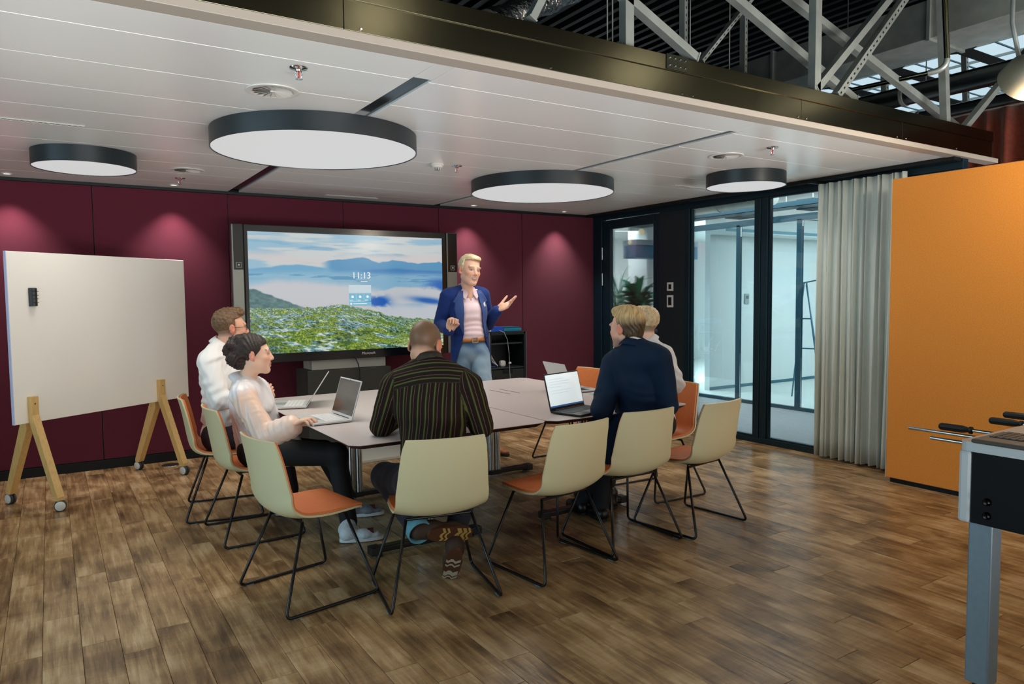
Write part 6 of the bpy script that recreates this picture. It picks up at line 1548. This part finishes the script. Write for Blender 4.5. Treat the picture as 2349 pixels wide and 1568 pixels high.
def patch(name, pts, m, par, off=.006, base=U_, n=8):
    """flat cloth patch laid on the garment: pts = pairs (left, right) of (lateral, down) rows from the neck"""
    P = []
    for (a, b) in pts:
        for k in range(n+1): q = lerp(a, b, k/n); P.append(J['neck']+sd*q[0]-up*q[1]+fw*.40)
    V = base.surf_along(np.array(P), -fw, off=off)-np.array(R_.location); rows = [[tuple(V[i*(n+1)+k]) for k in range(n+1)] for i in range(len(pts))]
    o = MB().grid(rows).build(name, m, par, True); sm = o.modifiers.new('cloth', 'SOLIDIFY'); sm.thickness = .004; sm.offset = 0; return o
M_lapel = mat('blazer_lapel_sheen', (50, 74, 132), .65, noise=(240, .10), spec=.3, sheen=.15)  # lighter copy of the blazer cloth, sheen put into the colour
def edge(z, s): hw = float(np.interp(z, [-.1, 0.0, .06, .18, .34, .44], [.050, .070, .080, .092, .100, .108])); return .000+s*hw
for s in (-1, 1):
    patch('collar_wing', [((s*.026, -.020), (s*.078, -.012)), ((s*.022, .010), (s*.084, .018)), ((s*.024, .034), (s*.084, .044)), ((s*.040, .060), (s*.072, .066)), ((s*.054, .084), (s*.058, .084))], M_pink, R_, .004, n=4)
    rows = []
    for z, w in ((.0, .035), (.04, .055), (.075, .075), (.095, .092), (.11, .066), (.16, .072), (.22, .062), (.30, .040), (.38, .012), (.41, .004)): e_ = edge(z, s); rows.append(((e_-s*.004, z), (e_+s*w, z)))
    patch('lapel', rows, M_lapel, R_, .0075)
patch('pocket_square', [((-.126, .115), (-.138, .112)), ((-.116, .134), (-.150, .128)), ((-.120, .158), (-.150, .152))], M_plwhite, R_, .008, n=3)
for z in (.44,):
    c = U_.surf_along(np.array([J['neck']+sd*(edge(z, -1)-.018)-up*z+fw*.4]), -fw, off=.002)[0]-np.array(R_.location); MB().lathe([(0, .005), (.009, .004), (.010, 0)], 14, Matrix.Translation(Vector(c)) @ Vector(fw).to_track_quat('Z', 'Y').to_matrix().to_4x4()).build('button', M_dark, R_, True)
S_ = SDF(); S_.econe(J['hL'], J['hR'], .125, .125, .098, .098, up, .04); S_.econe(pel+up*.10, pel+up*.02, .152, .158, .108, .112, sd, .04)
for s in 'LR': leg_prims(S_, J, s, .008, (.094, .068, .066, .060), .010)
S_.post = lambda P, d: d+.0035*wnoise(P, 28, 81)
def jean_cols(V):
    q = (V-pel); f_ = np.clip(((q@fw))/.1, -1, 1); n = .5+.5*wnoise(V, 26, 82); t_ = np.clip(.28+.50*f_*np.clip((-(q@up))/.12+.3, 0, 1)+.55*(n-.5), 0, 1); return ncol((30, 76, 128))*(1-t_)[:, None]+ncol((164, 192, 210))*t_[:, None]
build_sdf('jeans', S_, .007, attr_mat('washed_jeans', .8, sheen=.15, bump=(300, .3, .002)), R_, jean_cols)
bp0 = pel+up*.105; ring = []
for k in range(48):
    a = 2*PI*k/48; ring.append(tuple(bp0+sd*math.cos(a)*.168+fw*math.sin(a)*.128-np.array(R_.location)))
b_ = MB()
vs = [(x-up[0]*.017*s_, y-up[1]*.017*s_, z-up[2]*.017*s_) for s_ in (1, -1) for x, y, z in ring]
b_.add(vs, [(i, (i+1) % 48, 48+(i+1) % 48, 48+i) for i in range(48)]); bo = b_.build('belt', mat('tan_leather_belt', (176, 108, 46), .5, noise=(40, .1)), R_, True); sm = bo.modifiers.new('c', 'SOLIDIFY'); sm.thickness = .006; sm.offset = 1
bc = bp0+fw*.138+sd*.0-np.array(R_.location); b_ = MB()
for s_ in (-1, 1): b_.beam(tuple(bc+sd*.026*s_-up*.022), tuple(bc+sd*.026*s_+up*.022), .005, .006, tuple(fw)); b_.beam(tuple(bc-sd*.028+up*.022*s_), tuple(bc+sd*.028+up*.022*s_), .005, .006, tuple(fw))
b_.beam(tuple(bc-sd*.004), tuple(bc+sd*.03), .005, .005, tuple(fw)); b_.build('belt_buckle', M_steel, bo)
wl_ = J['wL']; u = nrm(J['eL']-wl_); p0 = wl_+u*.012-np.array(R_.location); MB().tube([tuple(p0), tuple(p0+u*.018)], .037, 20, cap=False).build('wrist_watch', M_steel, R_, True).modifiers.new('c', 'SOLIDIFY').thickness = .006
f2 = -AF*.75+AR*.60; f2[2] = 0; f2 = nrm(f2)
for s in 'LR':
    h0 = np.array([J['a'+s][0], J['a'+s][1], .006])-f2*.07; shoe(R_, J['a'+s], h0, h0+f2*.30, [0, 0, -1], mat('tan_brogue', (150, 88, 44), .45), mat('dark_heel', (34, 24, 20), .6))
